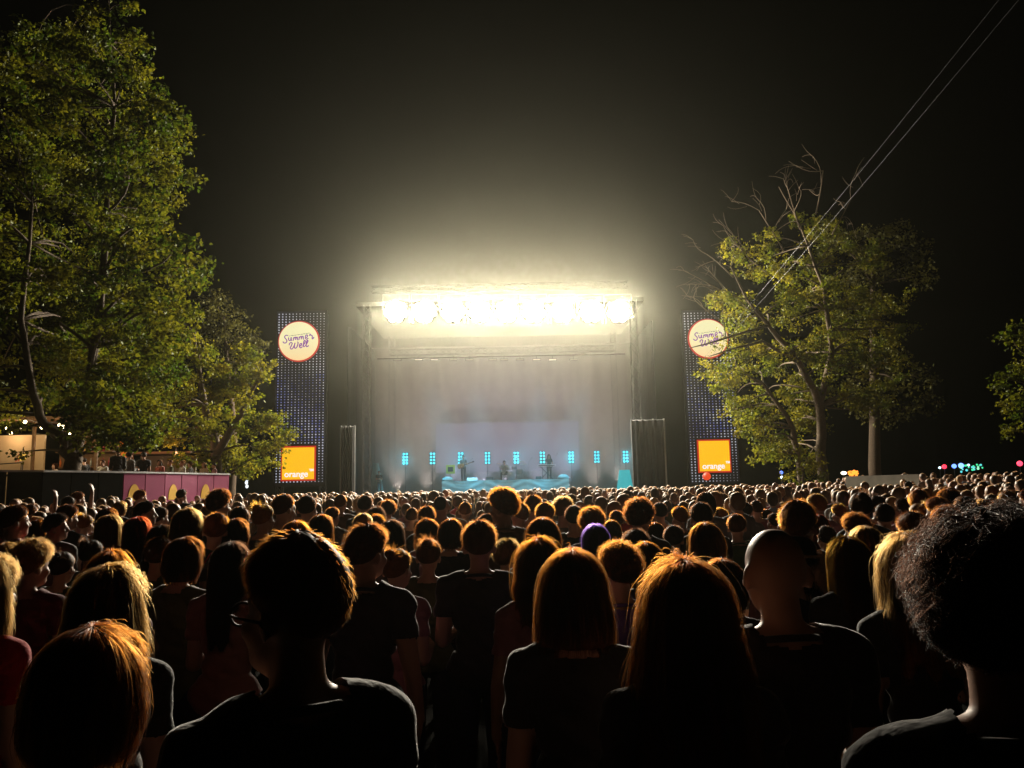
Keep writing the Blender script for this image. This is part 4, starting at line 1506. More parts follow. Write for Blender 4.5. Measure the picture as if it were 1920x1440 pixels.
def strands(S, n, seed, rad=0.00035):
    rng = np.random.default_rng(seed)
    k = 6
    u = rng.uniform(-PI, PI, n)
    eps = 0.004
    q = np.linspace(0, 1, k)[None, :]
    if S.get('zend') is None:
        t = np.sqrt(rng.random(n)) * 0.97
        p0 = shell(u, t, S)
        fl = shell(u, np.minimum(t + eps, 1.0), S) - p0
        fl /= np.linalg.norm(fl, axis=1)[:, None] + 1e-9
        nr = p0 - HC
        nr /= np.linalg.norm(nr, axis=1)[:, None]
        L = S['len'] * (0.4 + 0.8 * rng.random(n)) * (1 - 0.65 * np.clip((t - 0.6) / 0.4, 0, 1))
        cl = np.sin(u * 11 + S['seed']) * 0.5 + np.sin(u * 5 + t * 9) * 0.5
        d = nr * S.get('up', 0.7) + fl * S.get('down', 0.6) + rng.normal(size=(n, 3)) * 0.22 + np.cross(nr, fl) * (cl * 0.35 + S.get('sweep', 0.0))[:, None]
        d /= np.linalg.norm(d, axis=1)[:, None]
        pts = (p0 - nr * 0.006)[:, None, :] + d[:, None, :] * (L[:, None] * q)[..., None] + fl[:, None, :] * (0.45 * L[:, None] * q ** 2)[..., None]
        if S.get('curl'):
            a = np.cross(nr, fl)
            ang = q * S.get('turns', 2.2) * 2 * PI + rng.random((n, 1)) * 6.28
            pts += (a[:, None, :] * np.cos(ang)[..., None] + fl[:, None, :] * np.sin(ang)[..., None]) * (S['curl'] * np.minimum(q * 3, 1))[..., None]
    else:
        t0 = rng.random(n) ** 0.8 * 0.62
        dt = rng.uniform(0.25, 0.6, n)
        tt = np.minimum(t0[:, None] + dt[:, None] * q, 1.02)
        uu = u[:, None] + rng.normal(size=(n, 1)) * 0.05 * q
        pts = shell(uu.ravel(), np.minimum(tt, 1.0).ravel(), S).reshape(n, k, 3)
        nr = pts - np.array([0, 0.012, 0]) * 1.0
        nr[..., 2] = np.where(pts[..., 2] > HC[2], pts[..., 2] - HC[2], 0)
        nr /= np.linalg.norm(nr, axis=2)[..., None] + 1e-9
        off = np.abs(rng.normal(size=(n, 1))) * S.get('puff', 0.005)
        fly = rng.random((n, 1)) < 0.06
        off = np.minimum(np.where(fly, off * 2.2, off), 0.028)
        pts += nr * (off * (0.3 + q * (2 - q)) + S.get('swave', 0.0) * np.sin(q * 9 + u[:, None] * 3 + rng.random((n, 1)) * 2))[..., None]
        pts += np.cumsum(rng.normal(size=(n, k, 3)), axis=1) * S.get('jit', 0.0018)
        pts[..., 2] -= np.maximum(tt - 1.0, 0) * 0.8
    if S.get('bun'):
        bz, by, br = S['bun']
        m_ = n // 5
        d = rng.normal(size=(m_, 3))
        d /= np.linalg.norm(d, axis=1)[:, None]
        pp = np.array([0, by, bz]) + d * br * 0.95
        e = rng.normal(size=(m_, 3))
        pts[:m_] = pp[:, None, :] + (d * 0.5 + e * 0.5)[:, None, :] * (0.035 * q)[..., None]
    cu = bpy.data.hair_curves.new('strands')
    cu.add_curves([k] * n)
    cu.position_data.foreach_set('vector', pts.astype(np.float32).ravel())
    at = cu.attributes.get('radius') or cu.attributes.new('radius', 'FLOAT', 'POINT')
    rr = np.tile(np.array([1, 1, 0.95, 0.85, 0.65, 0.25]) * rad, n).astype(np.float32)
    at.data.foreach_set('value', rr)
    cu.materials.append(M['strand'])
    return cu


HAIR = {}


def make_hair(key, n, seed, rad=0.0004, **S):
    S['seed'] = seed
    HAIR[key] = dict(S=S, cap=hair_cap(S), cur=strands(S, n, seed, rad), W=2 * (0.077 + S['th']) * (1 + S.get('flare', 0)) + 0.012, top=1.752 + S['th'] * (1 + S.get('top', 0)))


make_hair('short', 3200, 1, th=0.014, len=0.02, lump=0.002)
make_hair('short2', 3200, 2, th=0.018, len=0.024, lump=0.004, up=0.9, top=0.5)
make_hair('short3', 3000, 3, th=0.010, len=0.013, lump=0.001)
make_hair('quiff', 4200, 4, th=0.015, len=0.032, lump=0.004, top=0.9, up=0.4, down=0.6, sweep=-0.7)
make_hair('curly', 3600, 5, th=0.028, len=0.032, lump=0.006, curl=0.008, up=1.0, down=0.3, top=0.5)
make_hair('curlybig', 5000, 6, th=0.040, len=0.032, lump=0.010, curl=0.010, turns=2.6, up=1.0, down=0.3, top=0.3, fade=0.5)
make_hair('bob', 5200, 7, th=0.024, zend=1.50, flare=0.12, taper=-0.05, puff=0.0035, face=0.62)
make_hair('bob2', 4200, 8, th=0.022, zend=1.53, flare=0.05, taper=0.25, puff=0.0035, lump=0.003)
make_hair('long', 5200, 9, th=0.022, zend=1.24, flare=0.06, back=0.07, taper=0.3, puff=0.0035, uneven=0.02)
make_hair('long2', 4600, 10, th=0.020, zend=1.32, flare=0.02, back=0.06, taper=0.25, puff=0.0035, uneven=0.015, lump=0.002)
make_hair('wavy', 5200, 11, th=0.028, zend=1.30, flare=0.22, back=0.06, taper=0.2, puff=0.0055, wave=0.012, freq=13, swave=0.006, uneven=0.03, lump=0.004)
make_hair('wavy2', 4600, 12, th=0.026, zend=1.40, flare=0.16, back=0.04, taper=0.1, puff=0.0055, wave=0.012, freq=17, swave=0.007, uneven=0.02, lump=0.004)
make_hair('longwide', 6500, 15, th=0.03, zend=1.2, flare=0.34, back=0.07, taper=0.05, puff=0.006, wave=0.010, freq=9, swave=0.004, uneven=0.03, lump=0.004)
make_hair('smooth', 6500, 16, th=0.016, len=0.02, lump=0.003, top=0.8, up=0.3, down=0.9, sweep=-0.3)
make_hair('bun', 2800, 13, th=0.012, len=0.02, lump=0.002, bun=(1.735, -0.075, 0.036), down=1.0, up=0.25)
make_hair('tail', 2800, 14, th=0.012, len=0.02, lump=0.002, tail=True, down=1.0, up=0.25)

HCOL = {'dark': (0.045, 0.022, 0.012), 'brown': (0.16, 0.048, 0.012), 'chestnut': (0.27, 0.075, 0.014), 'auburn': (0.36, 0.085, 0.012), 'blond': (0.62, 0.215, 0.06),
        'black': (0.018, 0.01, 0.007), 'red': (0.55, 0.05, 0.015), 'purple': (0.16, 0.08, 0.62), 'grey': (0.3, 0.28, 0.25), 'ginger': (0.5, 0.15, 0.02)}
SKIN = [(0.48, 0.28, 0.2), (0.55, 0.33, 0.24), (0.4, 0.23, 0.16), (0.5, 0.3, 0.22)]


def lighter(c, k=1.0):
    return tuple(min(0.9, x * k) for x in c)


def person(key, hair, hcol, shirt, loc, s, rz, label, group=None, trousers=(0.03, 0.035, 0.05), skin=None, wide=1.0, parent_z=0.0, frizz=1.0):
    b = BODY[key]
    o = bpy.data.objects.new('person', b['body'])
    o.location = loc
    o.rotation_euler = (0, 0, rz)
    o.scale = (s * wide, s, s)
    link(o)
    sk = skin or random.choice(SKIN)
    o.color = (*sk, 1)
    tag(o, label, 'person', group)
    for nm, c in (('shirt', shirt), ('trousers', trousers)):
        c_ = bpy.data.objects.new(nm, b[nm])
        c_.color = (*c, 1)
        link(c_, o)
    if hair:
        H = HAIR[hair]
        hc = HCOL[hcol]
        c_ = bpy.data.objects.new('hair', H['cap'])
        piv = Vector((0, 0, 1.58))
        rot = Matrix.Rotation(b['yaw'], 4, 'Z') @ Matrix.Rotation(b['tilt'], 4, 'Y')
        link(c_, o)
        c_.matrix_local = Matrix.Translation(Vector((0, 0, b['dz'])) + piv) @ rot @ Matrix.Diagonal((1 / wide, 1, 1, 1)) @ Matrix.Translation(-piv)
        c_.color = (*[x * 0.4 for x in hc], 1)
        d_ = bpy.data.objects.new('strands', H['cur'])
        d_.color = (*[0.52 * x ** 1.5 for x in hc], 1)
        link(d_, c_)
    return o


COLLAR = MB().tube([(0.080 * math.cos(t), -0.022 + 0.083 * math.sin(t), 1.472 - 0.02 * math.sin(t)) for t in np.linspace(0, 2 * PI, 40)], 0.009, 8).mesh('collar', True)
COLLAR.materials.append(M['shirt'])


def place(px, top, w, key, hair, hcol, shirt, label, turn=0.0, dist=None, wide=1.0, group='people standing near in the crowd', trousers=(0.03, 0.035, 0.05), skin=None):
    """A person whose crown shows at the pixel (px, top) with a head w pixels wide: the distance follows from the head's real width."""
    H = HAIR[hair] if hair else dict(W=0.158, top=1.75)
    s = 1.0
    for _ in range(4):
        Y = dist or F_PX * H['W'] * s / w
        q = P(px, top, Y)
        s = (q.z - ground_z(q.x, q.y)) / H['top']
    s = max(0.8, min(1.14, s))
    rz = math.atan2(q.x, 56 - q.y) + R(turn)
    o = person(key, hair, hcol, shirt, (q.x, q.y, q.z - s * H['top']), s, rz, label, group, trousers, skin, wide)
    if key[0] == 'm' and Y < 7:
        c = bpy.data.objects.new('collar', COLLAR)
        c.color = (*shirt, 1)
        link(c, o)
    return o

BLK, NAVY, GREY, CREAM, PINK, OLIVE = (0.035, 0.033, 0.033), (0.04, 0.045, 0.09), (0.16, 0.155, 0.15), (0.5, 0.38, 0.26), (0.36, 0.16, 0.18), (0.09, 0.1, 0.05)
WHITE, REDC, VIOLET, BROWN, TEAL = (0.6, 0.58, 0.55), (0.5, 0.02, 0.025), (0.2, 0.12, 0.42), (0.12, 0.07, 0.045), (0.03, 0.1, 0.11)
A_ = place(560, 996, 200, 'ma', 'smooth', 'chestnut', BLK, 'close man with glasses and swept short hair in black T-shirt, looking aside', 34, wide=0.95)
B_ = place(1850, 966, 290, 'm2', 'curlybig', 'black', BLK, 'dark silhouette with curly hair filling the frame edge', -10)
D_ = place(1283, 1054, 222, 'f0', 'longwide', 'chestnut', BLK, 'close woman with long straight brown hair glowing at its edges, before the bald man')
E_ = place(1073, 1033, 140, 'f0', 'bob', 'chestnut', BLK, 'woman with a blunt brown bob and dark off-shoulder top', wide=0.98)
F_ = place(1452, 990, 112, 'm0', None, 'dark', BLK, 'bald man in black seen from behind', 3)
place(1705, 1003, 128, 'f1', 'wavy', 'blond', BLK, 'woman with golden wavy hair beside the curly-haired silhouette', -8)
place(-30, 1045, 130, 'f1', 'wavy', 'blond', REDC, 'person in bright red jacket with blond hair at the frame edge', -12)
place(205, 1064, 150, 'f1', 'wavy', 'blond', BLK, 'woman with wavy blond hair half shadowed, behind the low smooth brown head')
place(165, 1180, 205, 'f0', 'bob2', 'chestnut', BLK, 'shortest close person with smooth brown hair and only the crown lit')
H_ = place(898, 977, 66, 'm0', 'short2', 'brown', BLK, 'man in plain black T-shirt between the updo and the wavy brown hair', wide=1.04)
I_ = place(684, 983, 76, 'm2', 'quiff', 'brown', (0.06, 0.055, 0.08), 'man with swept fringe and red-lit ear in dark violet shirt', -6, wide=1.04)
place(803, 1010, 50, 'f0', 'bun', 'brown', OLIVE, 'person with pinned-up curly hair and bare neck', wide=0.95)
place(945, 916, 54, 'ml', 'curly', 'auburn', BROWN, 'tall man with glowing curly hair rising against the draped riser', 2)
place(1012, 1012, 98, 'f1', 'wavy2', 'auburn', PINK, 'woman with wavy auburn hair in dusty pink top, beside the bob')
place(1017, 972, 66, 'f0', 'bob2', 'brown', BLK, 'woman with loose brown hair just behind the wavy auburn hair')
place(1160, 1018, 78, 'm1', 'curly', 'chestnut', VIOLET, 'short-haired curly person in violet shirt between the bob and the long brown hair')
place(1117, 984, 54, 'f0', 'long', 'purple', BLK, 'woman with bright purple hair')
place(1197, 935, 54, 'm2', 'curly', 'brown', BLK, 'man with bushy hair and red ear in black shirt behind the curly violet-shirt person')
place(1325, 981, 66, 'f1', 'bob2', 'chestnut', BLK, 'person with rounded chestnut hair above the long brown hair')
place(1355, 1050, 82, 'f0', 'bob2', 'brown', BLK, 'crown of a brown-haired person squeezed between long brown hair and bald man')
place(1493, 938, 70, 'm2', 'short2', 'chestnut', CREAM, 'broad man in beige shirt behind the bald man', -4, wide=1.15)
place(1492, 1000, 66, 'f2', 'long2', 'dark', BLK, 'dark-haired woman pressed beside the bald man')
place(1590, 1008, 80, 'f0', 'long', 'ginger', BLK, 'woman with long dark ginger hair lit along one side, near the golden wavy hair')
place(1624, 988, 62, 'f0', 'bob2', 'blond', GREY, 'pale blond short-haired person behind the dark ginger hair')
place(1604, 963, 50, 'm1', 'curly', 'chestnut', BLK, 'person with tousled curls beside the red-haired one')
place(1712, 960, 58, 'm0', 'short2', 'brown', BLK, 'round dark head with lit outline in front of the concrete wall')
place(1615, 923, 45, 'f1', 'bun', 'dark', BLK, 'tall woman with messy top bun')
place(1657, 944, 38, 'm2', 'short', 'dark', BLK, 'dark head with pink-lit ear beside the messy bun')
place(1757, 932, 42, 'm1', 'short2', 'auburn', BLK, 'head with orange-lit side beyond the round dark head')
place(1778, 950, 58, 'm0', 'curly', 'brown', BLK, 'bushy head just behind the curly silhouette')
place(1810, 931, 38, 'f0', 'bob2', 'dark', BLK, 'dark rounded bob above the curly silhouette')
place(1846, 936, 32, 'f1', 'bob2', 'blond', GREY, 'blond head above the curly silhouette')
place(1886, 938, 64, 'm0', 'curly', 'dark', BLK, 'dark bushy head at the edge above the curly silhouette')
place(1535, 965, 38, 'f1', 'long2', 'red', BLK, 'woman with fiery red hair behind the dark ginger hair')
place(1549, 986, 36, 'm0', 'short', 'dark', BLK, 'dark head with pale outline under the fiery red hair')
place(1573, 945, 28, 'm1', 'short2', 'ginger', BROWN, 'ginger head between the red hair and the messy bun')
place(1314, 942, 44, 'm0', 'short', 'dark', BLK, 'dark smooth head above the rounded chestnut hair')
place(1350, 953, 28, 'm1', 'curly', 'ginger', OLIVE, 'orange curly head beside the dark smooth head')
place(1380, 964, 37, 'm2', 'short', 'brown', (0.05, 0.08, 0.04), 'man in dark green coat turned slightly aside, before the curly orange head')
place(1398, 942, 26, 'm2', 'short', 'dark', GREY, 'short-haired man in grey shirt behind the green coat')
place(1418, 938, 25, 'm0', 'short3', 'brown', PINK, 'man in pinkish shirt between green coat and beige shirt')
place(1437, 955, 24, 'f0', 'bob2', 'brown', BLK, 'brown bob just beside the beige-shirted man')
place(1426, 973, 28, 'f0', 'wavy2', 'blond', BLK, 'blond wavy head above the bald man')
place(1452, 962, 28, 'm1', 'short', 'dark', BLK, 'dark head squeezed against the beige-shirted man')
place(1021, 943, 37, 'm2', 'short2', 'chestnut', BLK, 'man with red-lit ear behind the loose brown hair')
place(1076, 948, 37, 'm0', 'short', 'dark', (0.03, 0.04, 0.03), 'man in dark T-shirt with bare neck behind the purple hair', wide=1.15)
place(1147, 976, 34, 'f0', 'bob2', 'chestnut', PINK, 'brown bob between the purple hair and the bushy head')
place(1156, 957, 29, 'm0', 'short', 'brown', BROWN, 'small brown head behind the brown bob, next to the bushy head')
place(1237, 942, 30, 'm0', 'short', 'dark', (0.06, 0.08, 0.06), 'man in dark striped shirt right beside the bushy head')
place(1274, 950, 31, 'm1', 'short2', 'auburn', BLK, 'auburn head with bright outline near the striped shirt')
place(1262, 985, 40, 'm2', 'short', 'dark', BLK, 'dark head low above the long straight brown hair')
place(684, 929, 29, 'm0', 'short2', 'dark', BLK, 'man in black jacket behind the swept fringe')
place(727, 938, 29, 'm1', 'curly', 'brown', OLIVE, 'curly brown head in olive shirt beside the black jacket')
place(772, 952, 26, 'm0', 'short3', 'brown', BROWN, 'shaved head with two red-lit ears above the pinned-up hair')
place(826, 930, 29, 'm0', 'short3', 'dark', CREAM, 'broad-shouldered man in beige shirt in the middle of the crowd', wide=1.35)
place(872, 941, 26, 'm0', 'short3', 'chestnut', PINK, 'close-cropped man in pale pink shirt before the tall curly man')
place(912, 940, 18, 'm2', 'short', 'dark', GREY, 'small dark head touching the tall curly man')
place(530, 927, 42, 'm2', 'short', 'brown', BLK, 'tall dark head below the LED tower with lit jaw')
place(575, 929, 38, 'm0', 'short', 'dark', BLK, 'dark head with red ear under the square sign')
place(494, 945, 42, 'f1', 'bun', 'ginger', BLK, 'ginger round head with crescent of light')
place(602, 966, 45, 'f1', 'long2', 'brown', OLIVE, 'woman with brown hair just above the man with glasses')
place(622, 951, 28, 'm2', 'short', 'brown', GREY, 'brown head between the man with glasses and the swept fringe')
place(638, 927, 26, 'm0', 'short3', 'chestnut', BROWN, 'cropped head with bright outline near the scaffold column')
place(409, 918, 43, 'm2', 'curly', 'brown', BLK, 'tall dark head reaching up to the magenta wall end')
place(350, 954, 54, 'f0', 'long2', 'blond', BLK, 'woman with straight blond hair glowing down one side')
place(403, 962, 48, 'm1', 'short2', 'auburn', NAVY, 'man in dark navy jacket with reddish hair beside the straight blond hair', wide=1.06)
place(442, 973, 50, 'f1', 'bob2', 'brown', BLK, 'brown head directly behind the pink sunglasses')
S_ = place(432, 1018, 74, 'f0', 'long', 'dark', (0.25, 0.12, 0.1), 'woman with pink sunglasses pushed up on dark hair')
place(205, 966, 46, 'f1', 'long', 'blond', BLK, 'woman with very long pale blond hair at the crowd edge')
place(258, 970, 48, 'f1', 'long', 'red', BLK, 'woman with glowing red-orange long hair')
place(270, 940, 36, 'mr', 'short', 'dark', BLK, 'man in profile behind the red-orange hair')
place(297, 950, 33, 'm2', 'short', 'dark', BLK, 'dark head with lit jaw between red-orange and blond hair')
place(25, 947, 48, 'm2', 'short', 'brown', (0.35, 0.015, 0.03), 'man with crimson-edged shirt near the frame edge', -8)
place(70, 975, 32, 'f1', 'long2', 'auburn', GREY, 'auburn-haired woman beside the crimson shirt')
place(103, 962, 38, 'mr', 'quiff', 'dark', GREY, 'man with quiff in sharp profile')
place(125, 946, 37, 'm2', 'short2', 'brown', BLK, 'man with red-lit ear behind the quiff profile')
place(160, 965, 28, 'f0', 'bun', 'ginger', BLK, 'ginger head beside the very long pale blond hair')
place(-6, 975, 38, 'f1', 'bob2', 'blond', OLIVE, 'greenish-blond head cut by the frame edge')
place(57, 945, 24, 'mu', 'short', 'brown', BLK, 'person with one arm raised below the bar')
place(128, 931, 24, 'mu', 'short2', 'dark', BLK, 'person raising an arm below the tree trunk')
place(145, 922, 23, 'm2', 'short', 'chestnut', BLK, 'dark head with lit cheek under the terrace wall')
place(225, 940, 24, 'f1', 'bob2', 'blond', BLK, 'pale blond head in front of the round sign')
place(262, 918, 22, 'm2', 'short', 'auburn', BLK, 'auburn head below the first yellow half circle')
place(340, 917, 19, 'm0', 'short', 'dark', BLK, 'dark head right under the magenta panels')
place(365, 950, 18, 'm2', 'short3', 'dark', BLK, 'small dark head in front of the tall dark head')
place(1702, 902, 15, 'mc', 'long', 'dark', BLK, 'person in long black coat standing before the concrete wall', 20)

# more people between and below those, so that the near crowd closes up
def px_of(v):
    d = Vector(v) - CAM
    f = d.dot(FWD)
    return 960 + F_PX * d.dot(RIGHT) / f, 720 - F_PX * d.dot(UPV) / f, f


near = []
for o in scene.objects:
    if o.name.startswith('person') and o.parent is None:
        x, y, f = px_of(o.location + Vector((0, 0, 1.77 * o.scale.z)))
        w = F_PX * 0.23 / f
        near.append((x, y, w, o.location.y, o.location.x))
FKEY = [('m0', 'short', 'man with short'), ('m1', 'short2', 'man with thick'), ('m2', 'curly', 'man with curly'), ('f0', 'bob2', 'woman with bobbed'), ('f1', 'long2', 'woman with long'), ('f2', 'wavy2', 'woman with wavy'),
        ('m2', 'quiff', 'man with swept'), ('f0', 'bun', 'woman with pinned-up')]
FCOL = ['dark', 'brown', 'brown', 'chestnut', 'auburn', 'dark', 'blond']
FSH = [('black', BLK), ('grey', GREY), ('brown', BROWN), ('navy', NAVY), ('olive', OLIVE), ('wine red', (0.2, 0.03, 0.04)), ('dusty pink', PINK)]
LAND = [(-100, 130, 'below the bar bulbs'), (130, 300, 'around the red-orange hair'), (300, 480, 'around the pink sunglasses'), (480, 700, 'behind the man with glasses'), (700, 860, 'around the pinned-up curls'),
        (860, 1000, 'around the black T-shirt man'), (1000, 1150, 'around the purple hair'), (1150, 1330, 'behind the long brown hair'), (1330, 1500, 'around the bald man'), (1500, 1680, 'around the fiery red hair'), (1680, 2100, 'beside the curly silhouette')]
rngf = np.random.default_rng(12)
used_f = set()
nf = 0
for _ in range(12000):
    if nf >= 40:
        break
    Y = rngf.uniform(3.6, 9.0)
    X = rngf.uniform(-0.67, 0.67) * Y
    hgt = rngf.normal(1.64, 0.07)
    if not 1.48 < hgt < 1.78:
        continue
    x, y, f = px_of((X, Y, ground_z(X, Y) + hgt))
    w = F_PX * 0.22 / f
    if not -20 < x < 1930:
        continue
    bad = False
    for a, b, ww, yy, xx in near:
        if (xx - X) ** 2 + (yy - Y) ** 2 < 0.17:
            bad = True
        gap = (w + ww) * 0.3
        if yy > Y and abs(a - x) < gap and y < b + ww * 0.9 and abs(a - x) < gap:
            bad = True            # would hide a head behind
        if yy < Y and abs(a - x) < gap and y > b - w * 0.35 and y < b + ww * 3:
            bad = True            # would be hidden
        if bad:
            break
    if bad:
        continue
    k = int(rngf.integers(len(FKEY)))
    key, hr, txt = FKEY[k]
    zone = next(z for a, b, z in LAND if a <= x < b)
    for tr in range(30):
        hc, sh = FCOL[int(rngf.integers(len(FCOL)))], FSH[int(rngf.integers(len(FSH)))]
        lab = '%s %s hair and %s top, %s' % (txt, hc, sh[0], zone)
        if lab not in used_f:
            break
    used_f.add(lab)
    s = hgt / HAIR[hr]['top']
    person(key, hr, hc, sh[1], (X, Y, ground_z(X, Y)), s, math.atan2(X, 56 - Y) + rngf.normal() * 0.25, lab, 'people filling the near crowd')
    near.append((x, y, w, Y, X))
    nf += 1
print('FILL', nf)

# glasses of the close man, sunglasses on the woman, earring-like strap: parts of their wearers
def head_local(o, key):
    b = BODY[key]
    piv = Vector((0, 0, 1.58))
    return Matrix.Translation(piv) @ Matrix.Rotation(b['yaw'], 4, 'Z') @ Matrix.Rotation(b['tilt'], 4, 'Y') @ Matrix.Translation(-piv)


def glasses(o, key, mat, up=False):
    mb = MB()
    z, y = (1.628, 0.118) if not up else (1.735, 0.05)
    for s in (-1, 1):
        mb.tube([(s * 0.034 + 0.027 * math.cos(t), y + (0 if not up else -0.01), z + 0.021 * math.sin(t)) for t in np.linspace(0, 2 * PI, 20)], 0.0028, 6)
        if up:
            mb.tube([(s * 0.062, y, z), (s * 0.102, -0.02, z - 0.015), (s * 0.106, -0.08, z - 0.06)], 0.0032, 6)
        else:
            mb.tube([(s * 0.061, y, z), (s * 0.085, 0.07, z), (s * 0.092, 0.0, z - 0.002), (s * 0.088, -0.02, z - 0.02)], 0.0028, 6)
    mb.tube([(-0.008, y, z), (0.008, y, z)], 0.003, 6)
    c = mb.build('glasses', mat, o, True)
    c.matrix_local = head_local(o, key)


glasses(A_, 'ma', M['black'])
glasses(S_, 'f0', pmat('pink_plastic', (0.7, 0.06, 0.12), 0.3, var=0.05), True)
# ------------------------------------------------------------------ musicians and stage hand
def musician(key, px, Y, z, hair, hcol, shirt, label, s=1.0):
    q = P(px, 890, Y)
    return person(key, hair, hcol, shirt, (q.x, Y, z), s, PI, label, 'musicians on the stage', (0.05, 0.05, 0.06))


g_ = musician('play', 869, 54.9, RZ, 'short', 'dark', (0.12, 0.13, 0.14), 'guitar player standing at the end of the riser')
musician('drum', 946, 56.3, RZ, 'short2', 'brown', (0.5, 0.5, 0.5), 'drummer in pale shirt sitting behind the drum kit')
musician('keys', 1030, 56.4, RZ, 'wavy2', 'dark', BLK, 'keyboard player in black behind the white keyboard')
musician('m0', 711, 55.2, DECK_Z, 'short', 'dark', BLK, 'stage hand in black beside the pale cloth cone')
q = g_.location
r = empty('guitar', (q.x, q.y - 0.2, q.z + 1.08), 0)
tag(r, 'electric guitar held by the player on the riser', 'guitar')
r.rotation_euler = (0, R(-18), 0)
mb = MB()
mb.ball((-0.12, 0, 0), (0.2, 0.03, 0.15), 18, 8).ball((-0.28, 0, 0), (0.13, 0.028, 0.17), 18, 8)
mb.build('guitar_body', pmat('guitar_lacquer', (0.3, 0.12, 0.04), 0.25), r, True)
MB().box(0.05, 0.66, -0.036, -0.012, -0.028, 0.028).build('neck', M['wood'], r)
MB().box(0.662, 0.8, -0.04, -0.014, -0.045, 0.045).build('headstock', M['black'], r)
# drum stool
q = P(946, 890, 56.3)
r = empty('drum_stool', (q.x, 56.3, RZ))
tag(r, 'round black stool under the drummer', 'stool')
MB().cyl((0, 0, 0.37), 0.17, 0.07, 20).build('seat', M['black'], r)
for k in range(3):
    MB().tube([(0, 0, 0.36), (0.24 * math.cos(k * 2.1), 0.24 * math.sin(k * 2.1), 0)], 0.015, 5).build('leg', M['alu'], r)

# people on the terrace behind the magenta wall
tp_ = [(103, 872, 31, 'f0', 'long', 'brown', WHITE, 'woman in white at the bar counter behind the tree', 150), (193, 862, 29, 'm0', 'short', 'brown', WHITE, 'person in pale shirt below the round sign', 170),
       (222, 838, 27.6, 'mc', 'short2', 'dark', BLK, 'tall black silhouette standing across the round sign', 40), (243, 846, 28.4, 'mc', 'curly', 'dark', GREY, 'grey-clad figure with bushy hair beside the tall silhouette', -20),
       (270, 847, 28.9, 'm0', 'short2', 'dark', BLK, 'black silhouette leaning on the terrace before the pale stall', 30), (300, 874, 30, 'f0', 'bob2', 'dark', (0.4, 0.1, 0.08), 'person in reddish top on the terrace', 160),
       (320, 862, 31, 'm1', 'short', 'brown', OLIVE, 'man with dark hair on the terrace near the rope', 120), (342, 868, 31, 'f1', 'bun', 'blond', WHITE, 'pale figure on the terrace by the bushy tree', 140),
       (357, 872, 32, 'm2', 'short', 'brown', GREY, 'grey figure on the terrace under the bushy tree', 100), (383, 868, 33, 'f0', 'long2', 'blond', CREAM, 'woman in cream near the end of the terrace', 165),
       (402, 880, 34, 'm0', 'short', 'dark', PINK, 'person in pink shirt at the far end of the terrace', 120), (158, 858, 30, 'mc', 'short', 'dark', BLK, 'dark figure beside the tree trunk on the terrace', 60)]
for px, top, Y, key, hair, hc, sh, lab, tn in tp_:
    q = P(px, top, Y)
    s = max(0.9, min(1.15, (q.z - 1.6) / HAIR[hair]['top']))
    person(key, hair, hc, sh, (q.x, q.y, 1.6), s, R(tn), lab, 'people on the terrace')

# ------------------------------------------------------------------ the crowd further off: lighter figures of the same build
FAR = []


def far_figure(female, yaw, hair, seed, arm='front'):
    pr, h = body_prims(female, yaw, arm, False)
    rot = Matrix.Rotation(yaw, 3, 'Z')
    hh = lambda p: rot @ Vector(p)
    th = {'short': 0.014, 'curly': 0.03, 'long': 0.02, 'bob': 0.022, 'bald': 0, 'bun': 0.012}[hair]
    if hair != 'bald':
        pr.append(('E', hh((0, -0.004, 1.668)), (0.077 + th, 0.092 + th, 0.088 + th), rot, 'hair'))
        pr.append(('E', hh((0, -0.035, 1.62)), (0.07 + th, 0.062 + th, 0.075), rot, 'hair'))
    if hair == 'bun':
        pr.append(('E', hh((0, -0.07, 1.745)), (0.036, 0.036, 0.034), rot, 'hair'))
    if hair in ('long', 'bob'):
        ze = 1.28 if hair == 'long' else 1.5
        zc = (1.66 + ze) / 2
        pr.append(('E', hh((0, -0.055, zc)), (0.1 + th * 0.5, 0.06 + th, (1.7 - ze) / 2), rot, 'hair'))
    me = remesh(prim_mesh(pr), 0.019, 0.075)
    bm = bmesh.new()
    bm.from_mesh(me)
    bmesh.ops.triangulate(bm, faces=bm.faces[:])
    bm.to_mesh(me)
    bm.free()
    V = get_v(me)
    lt = [list(p.vertices) for p in me.polygons]
    cen = np.array([V[l].mean(0) for l in lt])
    D = prim_dist(pr, cen)
    tags = np.array([p[-1] for p in pr])[np.argmin(D, 0)]
    mi = np.zeros(len(lt), dtype=np.int32)
    mi[np.isin(tags, ['torso', 'uparm'])] = 1
    mi[(tags == 'pelvis') & (cen[:, 2] > 0.92)] = 1
    mi[(tags == 'pelvis') & (cen[:, 2] <= 0.92)] = 2
    mi[tags == 'leg'] = 2
    mi[tags == 'hair'] = 3
    mi[tags == 'foot'] = 2
    me.materials.clear()
    for k in ('farskin', 'farshirt', 'fartrousers', 'farhair'):
        me.materials.append(M[k])
    me.polygons.foreach_set('material_index', mi)
    me.polygons.foreach_set('use_smooth', [True] * len(lt))
    me.update()
    top = V[:, 2].max()
    FAR.append(dict(me=me, hair=hair, female=female, top=top, mi=mi, V=V, lt=lt))


M['farskin'] = pmat('far_skin', (0.48, 0.29, 0.21), 0.55, var=0.1)
M['farshirt'] = pmat('far_shirt', (0, 0, 0), 0.85, var=0.15, objcol=True, sheen=0.2)
M['fartrousers'] = pmat('far_trousers', (0.03, 0.033, 0.045), 0.9)


